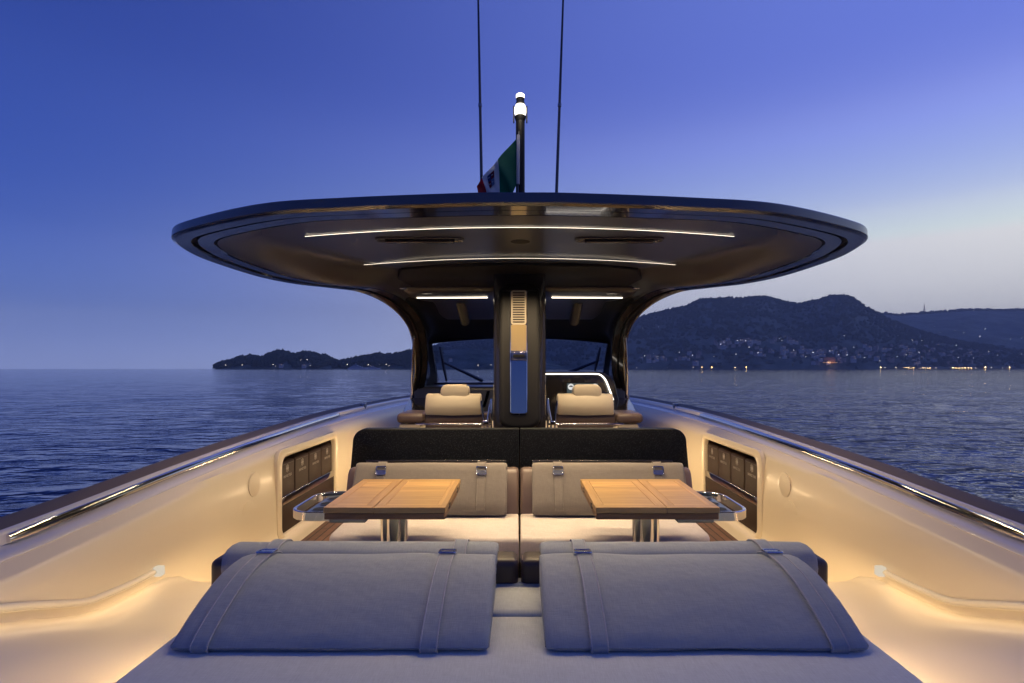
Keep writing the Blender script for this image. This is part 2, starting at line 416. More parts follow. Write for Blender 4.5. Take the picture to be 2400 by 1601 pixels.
# gunwale mouldings
def gstrip(name, prof, mtl, sx, i0=0, i1=None, parent=yacht, cap=False):
    mb = MB(); i1 = i1 or len(GL)
    mb.loft([[gsec(i, o, dz, sx) for o, dz in prof] for i in range(i0, i1)], cap=cap, closed=True)
    return obj(name, mb, mtl, parent, ang=40)
for sx in (-1, 1):
    gstrip('gunwale_cap', [(-.012, -.03), (-.012, -.008), (0, 0), (.066, -.022), (.075, -.030), (.075, -.05), (0, -.05)], 'taupe', sx)
    gstrip('gunwale_trim', [(.074, -.05), (.075, -.029), (.079, -.024), (.086, -.025), (.095, -.034), (.100, -.044), (.102, -.08), (.08, -.09)], 'white', sx)
    gstrip('coaming_trim', [(.095, -.078), (.104, -.081), (.118, -.085), (.138, -.091), (.156, -.098), (.168, -.105), (.174, -.112), (.170, -.122), (.09, -.122)], 'white', sx)
    # polished grab bar, set proud of the trim, in lengths with closed ends
    def bar(d0, d1):
        mb = MB(); n = max(6, int((d1 - d0) / .08)); rings = []
        for k in range(n + 1):
            d = d0 + (d1 - d0) * k / n
            e = 1.0
            if k in (0, n): e = .8
            c = (.107, -.060); ring = []
            for o, dz in ((.098, -.044), (.101, -.038), (.107, -.037), (.113, -.041), (.120, -.062), (.122, -.076), (.118, -.081), (.10, -.080)):
                p = gat(d, c[0] + (o - c[0]) * e, c[1] + (dz - c[1]) * e); ring.append((sx * p[0], p[1], p[2]))
            rings.append(ring)
        mb.loft(rings); obj('grab_bar', mb, 'chrome', yacht, ang=60)
    bar(2.26, 6.35); bar(.6, 2.15)
    mb = MB(); p = gat(7.35, .07, -.03)
    mb.rbox(sx * p[0] - .03, sx * p[0] + .03, p[1] - .05, p[1] + .05, p[2] - .04, p[2] + .035, .01)
    obj('deck_cleat', mb, 'darkmetal', yacht)
    # round flush covers in the bulwark
    for d, z, r, sxx in ((3.93, -1.02, .105, sx), (4.02, -.82, .085, sx)):
        pw = gat(d, .268, 0); mb = MB(); ring = [[], [], []]
        for k in range(32):
            t = 2 * math.pi * k / 32
            ring[0].append((sx * (pw[0] + .01), d + r * math.cos(t), z + r * math.sin(t)))
            ring[1].append((sx * (pw[0] - .0012), d + r * math.cos(t), z + r * math.sin(t)))
            ring[2].append((sx * (pw[0] - .0018), d + (r - .003) * math.cos(t), z + (r - .003) * math.sin(t)))
        mb.loft(ring); obj('access_cover', mb, 'cream_dull', yacht)

    # lit cove moulding
    pts = catmull(COVE_Z[2:-1], 8)
    mb = MB(); path = []
    for d, z in pts:
        p = gat(d, .275, 0); path.append((sx * (p[0] - .004), d, z))
    mb.loft([[(x - sx * (.017 * math.cos(t)) , y, z + .014 * math.sin(t)) for t in [2 * math.pi * j / 12 for j in range(12)]] for x, y, z in path])
    mould = obj('cove_moulding', mb, 'diffuser', yacht, ang=60)
    mb = MB(); x, y, z = path[0]
    mb.rbox(x - .036 if sx > 0 else x - .005, x + .005 if sx > 0 else x + .036, y - .03, y + .01, z - .024, z + .024, .005)
    obj('lens_cap', mb, 'cap_glow', mould)
    mb = MB()
    mb.loft([[(x - sx * .004 + .004 * math.cos(t), y, z - .016 + .003 * math.sin(t)) for t in [2 * math.pi * j / 6 for j in range(6)]] for x, y, z in path[1:]])
    obj('led_strip', mb, 'diffuser', mould)
    for k in range(1, len(path) - 14, 6):
        a_, b_ = path[k], path[min(k + 6, len(path) - 1)]
        area((a_[0] - sx * .006, a_[1], a_[2] - .022), (b_[0] - sx * .006, b_[1], b_[2] - .022), .01, .05 * math.dist(a_, b_) / .25, COVE, (-sx * .8, 0, -.6))
    # floor-level strip outside the lounge, washing the bulwark
    for d0, d1, xx, zz, pw in ((2.5, 3.3, 1.24, -1.07, 10), (5.05, 6.8, 1.13, -.98, 13), (.2, 2.35, 1.175, -1.02, 10), (3.35, 4.4, 1.13, -1.16, 3)):
        mb = MB(); mb.rbox(sx * xx - .008, sx * xx + .008, d0, d1, zz, zz + .012, .003)
        obj('courtesy_strip', mb, 'cream', yacht)
        area((sx * (xx + .004), d0, zz - .003), (sx * (xx + .004), d1, zz - .003), .012, pw, COVE, (sx * (1 if d0 in (.2, 5.05) else .35), 0, -.55 if d0 == .2 else (.1 if d0 > 5 else -1)), spread=160)

    # side locker: frame, recess, retaining bar
    xw = gat(5.0, .272, 0)[0]
    def wl(a, b, t): return (sx * (xw - t), a, b)
    outer = rrect(LA - .075, LB + .075, LZ0 - .03, LZ1 + .065, .10); inn = rrect(LA + .005, LB - .005, LZ0 + .005, LZ1 - .005, .07)
    mb = MB()
    mb.loft([[wl(a, b, -.02) for a, b in outer], [wl(a, b, .010) for a, b in outer], [wl(a, b, .020) for a, b in inset(outer, .02)],
             [wl(a, b, .022) for a, b in inset(inn, -.025)], [wl(a, b, .014) for a, b in inset(inn, -.006)], [wl(a, b, -.0) for a, b in inn], [wl(a, b, -.03) for a, b in inn]], cap=False)
    lk = obj('locker_frame', mb, 'cream', yacht, ang=50)
    mb = MB()
    mb.loft([[wl(a, b, -.028) for a, b in inset(inn, -.01)], [wl(a, b, -.19) for a, b in inset(inn, -.01)]], cap=False)
    mb.add([wl(a, b, -.19) for a, b in inset(inn, -.012)], [list(range(len(inn)))])
    obj('locker_recess', mb, 'recess', lk)
    mb = MB(); zb = -1.05
    mb.rbox(*sorted((sx * (xw - .0), sx * (xw + .012))), LA + .012, LB - .012, zb - .032, zb + .032, .004)
    obj('retaining_bar', mb, 'chrome', lk)
    mb = MB(); mb.rbox(*sorted((sx * (xw + .004), sx * (xw + .0135))), LA + .008, LB - .008, LZ0 + .008, zb - .034, .004); obj('lower_panel', mb, 'leather_case', lk)

# ------------------------------------------------------------------ storage cases in the lockers
FONT = None
def text_mesh(s, size):
    c = bpy.data.curves.new('t', 'FONT'); c.body = s; c.size = size; c.align_x = 'CENTER'; c.extrude = .0006; c.space_character = 1.25
    o = bpy.data.objects.new('t', c); COL.objects.link(o); bpy.context.view_layer.update()
    me = bpy.data.meshes.new_from_object(o.evaluated_get(bpy.context.evaluated_depsgraph_get()))
    vs = [tuple(v.co) for v in me.vertices]; fs = [list(p.vertices) for p in me.polygons]
    bpy.data.objects.remove(o); bpy.data.curves.remove(c); bpy.data.meshes.remove(me)
    return vs, fs
TV, TF = text_mesh('INVICTUS', .030)
ORD = ['nearest', 'second', 'third', 'farthest']
for sx, side in ((-1, 'left'), (1, 'right')):
    xw = gat(5.0, .272, 0)[0]; w = (LB - LA - .03) / 4
    for k in range(4):
        d0 = LA + .015 + k * w; d1 = d0 + w - .006
        lab = {0: 'brown leather storage case at the near end of the %s bulwark locker',
               1: 'brown leather storage case second from the near end of the %s bulwark locker',
               2: 'brown leather storage case third from the near end of the %s bulwark locker',
               3: 'brown leather storage case at the far end of the %s bulwark locker'}[k] % side
        cs = thing('storage_case', (sx * (xw + .07), (d0 + d1) / 2, LZ0 + .01), lab, 'storage case', 'monogrammed leather cases in the bulwark lockers')
        mb = MB(); xs = sorted((sx * (xw + .016), sx * (xw + .15)))
        mb.rbox(xs[0], xs[1], d0, d1, LZ0 + .012, LZ1 - .045, .022, 4)
        obj('case_body', mb, 'leather_case', cs)
        mb = MB(); xs = sorted((sx * (xw + .0145), sx * (xw + .10)))
        # stitched lid seam
        mb.rbox(*sorted((sx * (xw + .0135), sx * (xw + .02))), d0 + .02, d1 - .02, LZ1 - .072, LZ1 - .069, .001, 1)
        obj('lid_seam', mb, 'leather', cs)
        mb = MB(); c = (d0 + d1) / 2; zz = LZ1 - .135; dr = -sx; xf = sx * (xw + .0135)
        def em(a0, a1, b0, b1): mb.rbox(*sorted((xf, xf + sx * .003)), *sorted((c + dr * a0, c + dr * a1)), zz + b0, zz + b1, 0)
        em(-.022, -.017, 0, .052); em(.017, .022, 0, .052); em(-.0025, .0025, -.006, .058); em(-.013, .013, .024, .028)
        em(-.028, -.012, .0242, .0278); em(.012, .028, .0242, .0278); em(-.010, -.007, .014, .038); em(.007, .010, .014, .038)
        obj('emblem', mb, 'mark', cs)
        mb = MB(); mb.add([(xf - sx * .001 + sx * (p[2]), c + dr * p[0], zz - .042 + p[1]) for p in TV], TF)
        obj('lettering', mb, 'mark', cs)

# ------------------------------------------------------------------ hardtop
OUT = [(0, 2.36, .685), (.226, 2.367, .685), (.746, 2.431, .685), (1.144, 2.52, .685), (1.594, 2.78, .686), (1.83, 3.0, .688), (1.945, 3.33, .687), (1.96, 3.65, .681),
       (1.89, 4.10, .667), (1.735, 4.38, .656), (1.515, 4.57, .650), (1.342, 4.74, .638), (1.178, 5.02, .570), (1.072, 5.31, .44), (1.054, 5.62, .27), (1.09, 5.92, -.02), (1.18, 6.2, -.30), (1.23, 6.4, -.52)]
CC = [(4.36, .70)] * 9 + [(4.45, .70), (4.6, .70), (4.85, .70), (5.12, .685), (5.4, .635), (5.75, .53), (6.0, .44), (6.2, .37), (6.3, .335)]
LEG = [0] * 10 + [.08, .28, .6, .88, 1, 1, 1, 1]
REC = [.085] * 3 + [.085, .09, .10, .11, .12, .125, .125, .115, .09, .05, .01, 0, 0, 0, 0]
WID = [.15] * 3 + [.16, .19, .24, .30, .36, .40, .42, .42, .42] + [.4] * 6
NS = 8
E_ = catmull(OUT, NS); C_ = catmull(CC, NS); L_ = catmull([(x,) for x in LEG], NS); H_ = catmull([(x,) for x in REC], NS); W_ = catmull([(x,) for x in WID], NS)
NR = len(E_)
def hrow(j):
    E = np.array(E_[j]); C = np.array([0, C_[j][0], C_[j][1]]); l = min(1, max(0, float(L_[j][0]))); h = float(H_[j][0]); wd = float(W_[j][0])
    inw_r = C - E; inw_r[2] = 0; inw_r /= np.linalg.norm(inw_r)
    inw_l = np.array([-.93, .10, .28]); inw = inw_r * (1 - l) + inw_l * l; inw /= np.linalg.norm(inw)
    nrm = np.array([0, 0, 1.]) * (1 - l) + np.array([.25, .95, .1]) * l
    k = 1 - .35 * l
    rim = [E + inw * a * k + nrm * b for a, b in ((0, 0), (.014, -.007), (.085, -.005), (.092, .016), (.110, .016), (.117, .002), (.195, .004), (.200, .012), (.208, .012))]
    I = E + inw * .212 * k + nrm * .006
    body = []
    n = 18
    for s in range(n + 1):
        t = s / n
        if l < .02:
            p = I * (1 - t) + C * t; p[2] = I[2] + (C[2] - I[2]) * t + h * smooth(.02, wd, t * np.linalg.norm((C - I)[:2])) - max(0, h - .085) * smooth(wd, wd + .3, t * np.linalg.norm((C - I)[:2]))
        else:
            # arch from the leg up to the crown
            a = t * math.pi / 2
            ex = 3.2 + 6 * l * smooth(5.2, 6.2, E[1]); cx = abs(math.cos(a)) ** (2 / ex); sz = abs(math.sin(a)) ** (2 / ex)
            arch = np.array([I[0] * cx, I[1] + (C[1] - I[1]) * sz, I[2] + (C[2] - I[2]) * sz])
            flat = I * (1 - t) + C * t; flat[2] = I[2] + (C[2] - I[2]) * t + h * smooth(.02, wd, t * np.linalg.norm((C - I)[:2])) - max(0, h - .085) * smooth(wd, wd + .3, t * np.linalg.norm((C - I)[:2]))
            q = smooth(0, .6, l); p = flat * (1 - q) + arch * q
        body.append(p)
    return E, inw, nrm, rim, body
HR = [hrow(j) for j in range(NR)]
def mir(p, sx): return (sx * p[0], p[1], p[2])
htop = MB()   # materials: 0 gloss, 1 matte groove, 2 satin panel, 3 edge face, 4 headliner
for sx in (-1, 1):
    rims = [[mir(p, sx) for p in r[3]] for r in HR]
    for a, mi in ((0, 0), (1, 0), (2, 0), (3, 1), (4, 1), (5, 0), (6, 0), (7, 1)):
        htop.grid([[r[a], r[a + 1]] for r in rims], mi)
    htop.grid([[r[8], mir(HR[j][4][0], sx)] for j, r in enumerate(rims)], 1)
    js = 12 * NS
    htop.grid([[mir(p, sx) for p in HR[j][4]] for j in range(js + 1)], 2)
    htop.grid([[mir(p, sx) for p in HR[j][4]] for j in range(js, NR)], 4)
    # outer skin
    top = []
    for j in range(NR):
        E, inw, nrm, rim, body = HR[j]; l = float(L_[j][0])
        e1 = E + nrm * (.046 + .12 * l); row = [E, E + nrm * .004 - inw * .006, E + nrm * (.04 + .1 * l) - inw * .004, e1]
        for t, b in zip(np.linspace(0, 1, len(body)), body):
            if t > 0: row.append(b + np.array([.03 * l, .05 * l, .014 + .04 * l + .05 * smooth(.15, .7, t)]) + nrm * .1 * l * (1 - t))
        top.append([mir(p, sx) for p in row])
    htop.grid(top, 3)
hardtop = obj('hardtop', htop, ['black_gloss', 'black_matte', 'black_satin', 'rim_face', 'headliner'], yacht, ang=28)

def ceil_z(x, d):
    # height of the panel by nearest sampled point
    c = sorted(((p[0] - abs(x)) ** 2 + (p[1] - d) ** 2 + 1e-5, p[2]) for r in HR[:11 * NS + 4] for p in r[4])[:10]
    return sum(z / q for q, z in c) / sum(1 / q for q, z in c)

# led lines in the hardtop: shallow arcs
def led_arc(uv, zc, n=14, power=10., w=.0075):
    (u0, v0), (u1, v1) = uv     # centre point and outer end as seen in the photograph
    pts = []
    for k in range(-n, n + 1):
        t = k / n; v = v0 + (v1 - v0) * t * t; u = CX + (u1 - u0) * t; z = zc
        for _ in range(4): d = z * F / (CY - v); z = .5 * z + .5 * ceil_z((u - CX) / F * d, d)
        pts.append(((u - CX) / F * d, d, z))
    zl = min(ceil_z(q[0], q[1]) for q in pts) - .004; du = (u1 - u0) / n
    pts = [((k * du) / F * (zl * F / (CY - v0 - (v1 - v0) * (k / n) ** 2)), zl * F / (CY - v0 - (v1 - v0) * (k / n) ** 2), zl) for k in range(-n, n + 1)]
    mb = MB()
    mb.grid([[(x, d + w * a, z) for a in (-.5, .5)] for x, d, z in pts])
    o = obj('led_line', mb, 'led', hardtop)
    s = 5; m = len(pts) - 1
    for k in range(s):
        a_, b_ = pts[k * m // s], pts[(k + 1) * m // s]
        area((a_[0], a_[1], min(a_[2], b_[2]) - .008), (b_[0], b_[1], min(a_[2], b_[2]) - .008), .008, power / s, WARM, spread=128)
led_arc(((1193, 522), (700, 543)), .733, power=20)
led_arc(((1193, 593), (835, 608)), .735, power=34)

# grab-handle slots in the panel
for sx in (-1, 1):
    d = 3.42; xc = sx * .60
    outer = rrect(xc - .27, xc + .27, d - .055, d + .055, .05); zc_ = ceil_z(xc, d)
    mb = MB()
    def fh(a, b, t): return (a, b, zc_ + t)
    mb.loft([[fh(a, b, .01) for a, b in outer], [fh(a, b, -.008) for a, b in outer], [fh(a, b, -.012) for a, b in inset(outer, .008)], [fh(a, b, -.004) for a, b in inset(outer, .018)],
             [fh(a, b, .004) for a, b in inset(outer, .022)]], 0)
    hd = obj('handle_recess', mb, 'black_satin', hardtop)
    mb = MB(); inn = rrect(xc - .21, xc + .21, d - .022, d + .022, .02)
    mb.loft([[fh(a, b, -.002) for a, b in inn], [fh(a, b, -.022) for a, b in inn], [fh(a, b, -.026) for a, b in inset(inn, .006)]])
    obj('grab_handle', mb, 'black_gloss', hd)
# hatch recess and overhead console
mb = MB()
def hatch(z): return None
poly = [(-.90, 4.93), (-.99, 4.62), (-.90, 4.33), (-.6, 4.24), (0, 4.21), (.6, 4.24), (.90, 4.33), (.99, 4.62), (.90, 4.93)]
mb.prism(poly, lambda a, b, t: (a, b, t - (b - 4.24) * (.09 if t < .8 else 0)), .86, .757, r=.006)
obj('roof_hatch', mb, 'black_matte', hardtop)
for sx in (-1, 1):
    mb = MB()
    prof = [(4.86, .82), (4.855, .69), (4.875, .668), (4.93, .652), (5.0, .640), (5.05, .630), (5.09, .634), (5.3, .62), (5.6, .545), (5.8, .50), (5.8, .60), (5.3, .80)]
    rows = []
    for t, sc in ((0, .3), (.02, .75), (.06, .95), (.12, 1), (.5, 1), (.88, 1), (.94, .95), (.98, .75), (1, .3)):
        x = .20 + (1.02 - .20) * t
        rows.append([(sx * x, d, .70 + (z - .70) * sc) for d, z in prof])
    mb.loft(rows)
    oc = obj('overhead_console', mb, 'black_satin', hardtop, ang=40)
    mb = MB(); xa, xb = sx * .285, sx * .915
    mb.loft([[(x, 5.045 + .02 * t + a, .625 + b) for a, b in ((-.008, 0), (.008, 0), (.008, .012), (-.008, .012))] for t, x in ((0, xa), (.33, xa + (xb - xa) / 3), (.66, xa + (xb - xa) * .66), (1, xb))])
    obj('led_line', mb, 'led', oc)
    area((min(xa, xb), 5.05, .618), (max(xa, xb), 5.05, .618), .008, 6.5, WARM, spread=140)
    mb = MB()
    mb.loft([[(sx * .80 + .05 * math.cos(t), 4.945 + .022 * math.sin(t), .652 - q) for t in [2 * math.pi * k / 16 for k in range(16)]] for q in (-.01, .004)])
    obj('spotlight', mb, 'darkmetal', oc)
    # hanging speaker tube, angled visor
    mb = MB(); p = px(1193 + sx * 136, 690, 5.35); q = px(1193 + sx * 124, 740, 5.55)
    mb.tube([p, (p[0] * .7 + q[0] * .3, p[1] * .7 + q[1] * .3, p[2] * .7 + q[2] * .3), q], .048, 16)
    obj('tube_speaker', mb, 'black_satin', hardtop)
    mb = MB(); x, y, z = px(1193 + (-87 if sx < 0 else 82), 706, 5.5)
    mb.tube([(x, y, z + .02), (x, y, z)], .0065, 8); obj('red_night_light', mb, 'red', hardtop)
    # hatch latch
    mb = MB(); mb.rbox(sx * .985 - .03, sx * .985 + .03, 4.80, 4.83, .672, .684, .004); obj('hatch_latch', mb, 'chrome', hardtop)

# windscreen frame, glass, wipers
TLp = px(991.7, 789, 6.38); BLp = px(1006.8, 873.6, 7.1); TCp = px(1193, 777, 6.30)
half = []
n_side, n_top = 8, 11
for k in range(n_side): t = k / n_side; half.append(tuple(np.array(BLp) * (1 - t) + np.array(TLp) * t))
for k in range(n_top): t = k / (n_top - 1); q = np.array(TLp) * (1 - t) + np.array(TCp) * t; q[2] = TLp[2] + (TCp[2] - TLp[2]) * (1 - (1 - t) ** 2); half.append(tuple(q))
mb = MB(); body = HR[-1][4]
for sx in (-1, 1):
    A = [mir(p, sx) for p in body]; Bq = [(-sx * p[0], p[1], p[2]) for p in half]
    mb.grid([[tuple(np.array(a) * (1 - t) + np.array(b) * t) for a, b in zip(A, Bq)] for t in (0, .5, .93)], 0)
    mb.grid([[tuple(np.array(a) * .07 + np.array(b) * .93) for a, b in zip(A, Bq)], Bq, [(x, y + .03, z) for x, y, z in Bq]], 1)
ws = obj('windscreen_frame', mb, ['headliner', 'black_gloss'], yacht, ang=50)
mb = MB(); gl = [(x, y + .01, z) for x, y, z in half]
mb.grid([gl, [(-x, y, z) for x, y, z in gl]])
obj('windscreen', mb, 'glass', ws)
for A, B_, C0, C1 in (((1010, 798), (1025, 874), (1018, 832), (1107, 874)), ((1378, 799), (1366, 850), (1370, 830), (1300, 858))):
    def on(u, v):
        t = min(1, max(0, (v - 785) / 88)); return px(u, v, 6.42 + .72 * t + .06)
    mb = MB(); mb.tube([on(*A), on((A[0] + B_[0]) / 2, (A[1] + B_[1]) / 2), on(*B_)], [.012, .022, .014], 6); mb.tube([on(*C0), on(*C1)], [.013, .025], 6)
    obj('wiper', mb, 'black_satin', ws)
# dash shelf below the screen
mb = MB()
mb.rbox(-1.16, 1.16, 6.15, 7.25, -.9, -.195, .04)
mb.rbox(-1.05, 1.05, 6.9, 7.3, -.25, -.17, .02)
dash = obj('dashboard', mb, 'black_satin', yacht)
# helm binnacle
mb = MB()
zt = -.030
bp_ = [(.27, -.75), (.27, zt), (.78, zt), (.87, zt - .012), (.945, zt - .05), (.985, zt - .11), (1.06, -.40), (1.09, -.75)]
mb.prism(bp_, lambda a, b, t: (a, t + (b + .03) * -.25, b), 5.86, 6.35, r=.018)
hb = obj('helm_binnacle', mb, 'black_gloss', yacht, ang=50)
lp = catmull([px(1249, 858.5, 5.84), px(1320, 858.5, 5.84), px(1365, 858.5, 5.84), px(1379, 861, 5.84), px(1390, 872, 5.845), px(1399, 893, 5.87), px(1408, 918, 5.9)], 5)
mb = MB(); mb.tube(lp, .0075, 6); obj('led_line', mb, 'led_cool', dash)
mb = MB()
p0 = px(1302, 880, 5.84); p1 = px(1373, 915, 5.86)
mb.rbox(p0[0], p1[0], 5.835, 5.86, p1[2], p0[2], .004); sc = obj('chart_display', mb, emission('screen_glow', (.55, .68, .70), .12), dash)
for u, w in ((1311, 0), (1366, 0)):
    mb = MB(); c = px(u, 888, 5.83); mb.loft([[(c[0] + r * math.cos(t), 5.833 - q, c[2] + r * math.sin(t)) for t in [2 * math.pi * k / 20 for k in range(20)]] for r, q in ((.032, 0), (.032, .001))], 0)
    for k in range(5):
        t = R(40 + 25 * k); mb.tube([(c[0] + .008 * math.cos(t), 5.830, c[2] - .008 + .008 * math.sin(t)), (c[0] + .024 * math.cos(t), 5.830, c[2] - .008 + .024 * math.sin(t))], .003, 5, 1)
    obj('gauge', mb, [emission('gauge_white', (1, 1, .97), .75), 'black_matte'], dash)

# central pillar
mb = MB(); PD = 4.42
body_o = rrect(-.205, .205, -1.3, .83, .05)
mb.prism(body_o, lambda a, b, t: (a, t, b), PD + .03, PD + .45, r=.02)
pil = obj('centre_pillar', mb, 'black_gloss', yacht)
def PDL(b): return PD - (.62 - b) * .095
face = []
for k in range(13): t = math.pi * k / 12; face.append((.158 * math.cos(t) + (.0), .600 + .055 * math.sin(t)))
for k in range(13):
    t = math.pi + math.pi * k / 12; face.append((.158 * abs(math.cos(t)) ** .6 * (1 if math.cos(t) > 0 else -1), -.375 + .085 * math.sin(t)))
mb = MB()
mb.loft([[(a, PD + .035, b) for a, b in face], [(a, PDL(b) - .012, b) for a, b in face], [(a, PDL(b) - .03, b) for a, b in inset(face, .012)], [(a, PDL(b) - .036, b) for a, b in inset(face, .035)]])
fp = obj('face_panel', mb, 'headliner', pil, ang=50)
fr = rrect(-.072, .058, -.345, .607, .025); 
mb = MB(); yf = -.038
mb.loft([[(a, PDL(b) + yf + .01, b) for a, b in fr], [(a, PDL(b) + yf - .006, b) for a, b in fr], [(a, PDL(b) + yf - .007, b) for a, b in inset(fr, .003)], [(a, PDL(b) + yf - .002, b) for a, b in inset(fr, .008)]], cap=False)
obj('mirror_frame', mb, 'chrome', pil)
mb = MB(); ins = inset(fr, .007); tilt = .11
zm = [p for p in ins]
mb.add([(a, PDL(b) + yf - .0035, b) for a, b in ins], [list(range(len(ins)))])
mo = obj('mirror_glass', mb, 'mirror', pil)
mb = MB(); gp = rrect(-.066, .052, .335, .601, .02)
mb.prism(gp, lambda a, b, t: (a, PDL(b) + t, b), yf + .001, yf - .005)
for k in range(13):
    z = .352 + k * .0188
    mb.rbox(-.052, .038, PDL(z) + yf - .0075, PDL(z) + yf - .003, z, z + .008, 0, mi=1)
obj('vent_grille', mb, ['seat_beige', 'black_matte'], pil)
mb = MB(); gp2 = rrect(-.066, .052, .135, .334, .006); mb.prism(gp2, lambda a, b, t: (a, PDL(b) + t, b), yf + .001, yf - .0045); obj('painted_reflection', mb, mat('reflection_gold', (.62, .46, .22), .3, .7), pil)  # gold-coloured plate stands in for the warm reflection in the upper mirror
mb = MB(); mb.rbox(-.066, .052, PDL(.1) + yf - .022, PDL(.1) + yf - .004, .062, .128, .006); mb.rbox(-.05, .036, PDL(.1) + yf - .024, PDL(.1) + yf - .02, .082, .108, .002, 1, 1); obj('switch_module', mb, ['darkmetal', 'black_matte'], pil)

# leg foot mouldings / side glazing behind the legs
for sx in (-1, 1):
    mb = MB(); 
    A0 = (sx * 1.10, 5.98, .02); 
    mb.add([(sx * 1.10, 6.0, -.02), (sx * 1.045, 6.55, .12), (sx * 1.06, 6.9, -.3), (sx * 1.19, 6.3, -.36)], [[0, 1, 2, 3]])
    obj('side_glass', mb, 'glass', yacht)
    mb = MB()
    pth = [px(1193 + sx * (-1) * -242, 772, 5.64), px(1193 + sx * 246, 850, 5.86), px(1193 + sx * 248, 912, 6.1)]
    pth = [px(1193 + sx * 242, 775, 5.62), px(1193 + sx * 245, 820, 5.76), px(1193 + sx * 247, 870, 5.9), px(1193 + sx * 245, 912, 6.1)]
    mb.tube([(x - sx * .01, y - .05, z) for x, y, z in pth], .014, 8); obj('leg_trim', mb, 'chrome', hardtop)

# ------------------------------------------------------------------ helm seats
for sx, side in ((-1, 'left'), (1, 'right')):
    lab = {-1: 'beige helm seat with low headrest before the left windscreen, left of the central pillar',
           1: 'beige helm seat in front of the lit dashboard, right of the central pillar'}[sx]
    D = 5.0; x0, x1 = (-.83, -.337) if sx < 0 else (.333, .826)
    ths = thing('helm_seat', ((x0 + x1) / 2, D + .3, FLOOR), lab, 'seat', 'helm seats under the hardtop')
    mb = MB()
    z0, z1 = -.408, -.222
    prof = [(D - .02, z0), (D - .035, z0 + .03), (D - .03, z0 + .085), (D - .005, z0 + .13), (D + .03, z1 - .01), (D + .07, z1), (D + .12, z1 - .02), (D + .14, z0)]
    rows = []
    for t, ins_ in ((0, .016), (.008, .006), (.025, .001), (.25, 0), (.5, -.004), (.75, 0), (.975, .001), (.992, .006), (1, .016)):
        x = x0 + (x1 - x0) * t
        rows.append([(x, a, b) for a, b in inset(prof, ins_)])
    mb.loft(rows); obj('backrest', mb, 'seat_beige', ths, ang=50)
    xm = (x0 + x1) / 2 + (.01 if sx < 0 else .02)
    mb = MB(); hp = rrect(xm - .128, xm + .128, -.27, -.143, .058)
    mb.prism(hp, lambda a, b, t: (a, t + (b + .2) * .25, b), D + .03, D + .15, r=.018); obj('headrest', mb, 'seat_beige', ths, ang=50)
    mb = MB(); mb.rbox(x0 - .01, x1 + (.09 if sx < 0 else 0.02) , D - .0, D + .16, -.50, -.39, .015); 
    mb.rbox(x0, x1, D - .02, D + .5, -.62, -.47, .04)
    obj('seat_base', mb, 'seat_brown', ths)
    mb = MB(); mb.rbox(-1.07 if sx < 0 else .2, -.2 if sx < 0 else 1.07, D + .0, D + .6, FLOOR, -.51, .03); obj('seat_pedestal', mb, 'cream', ths)
    mb = MB(); xa, xb = (-.90, -.245) if sx < 0 else (.245, .90)
    mb.rbox(xa, xb, D - .075, D - .05, -.492, -.476, .005); mb.rbox((xb if sx < 0 else xa) - .008, (xb if sx < 0 else xa) + .008, D - .07, D - .05, -.56, -.26, .005)
    mb.rbox(xa, xb, D - .07, D - .055, -.54, -.533, .002)
    xh = -.30 if sx < 0 else .285
    mb.tube([(xh - .012, D - .05, -.54), (xh - .012, D - .05, -.44), (xh - .03 * 1, D - .03, -.35), (xh - .035, D - .03, -.28)], .009, 8)
    mb.tube([(xh + .022, D - .05, -.54), (xh + .022, D - .05, -.44), (xh + .035, D - .03, -.35), (xh + .045, D - .03, -.28)], .009, 8)
    mb.rbox(xh - .02, xh + .03, D - .085, D - .05, -.485, -.45, .006)
    obj('chrome_frame', mb, 'chrome', ths)
    if sx < 0:
        mb = MB(); mb.loft([[(x + a, D - .03, z + b) for a, b in ((-.012, 0), (.012, .004), (.012, .012), (-.012, .008))] for x, z in ((-.312, -.34), (-.29, -.27), (-.272, -.205))])
        obj('recline_lever', mb, 'buckle', ths)
    ax0, ax1 = (-1.08, -.835) if sx < 0 else (.845, 1.085)
    mb = MB(); mb.rbox(ax0, ax1, D - .03, D + .42, -.482, -.392, .038, 5); obj('armrest', mb, 'leather_taupe', ths, ang=60)
    mb = MB(); mb.rbox(ax0 + .02, ax1 - .04, D + .0, D + .4, -.62, -.488, .01); obj('armrest_box', mb, 'seat_beige', ths)
    mb = MB()
    mb.loft([[(sx * (xx + a), y, z + b) for a, b in ((-.10, 0), (.10, 0), (.115, -.02), (.1, -.3), (-.1, -.3))] for xx, y, z in ((.98, D + .3, -.40), (1.02, D + .6, -.37), (1.06, D + 1.0, -.33), (1.07, D + 1.35, -.30))])
    obj('side_console', mb, 'black_gloss', ths)

# ------------------------------------------------------------------ soft furnishing helpers
def profile_norm(P):
    n = len(P); A = sum(P[i][0] * P[(i + 1) % n][1] - P[(i + 1) % n][0] * P[i][1] for i in range(n)); sg = 1 if A > 0 else -1; out = []
    for i in range(n):
        a, b = P[i - 1], P[(i + 1) % n]; tx, ty = b[0] - a[0], b[1] - a[1]; L = math.hypot(tx, ty) or 1
        out.append((sg * ty / L, -sg * tx / L))
    return out

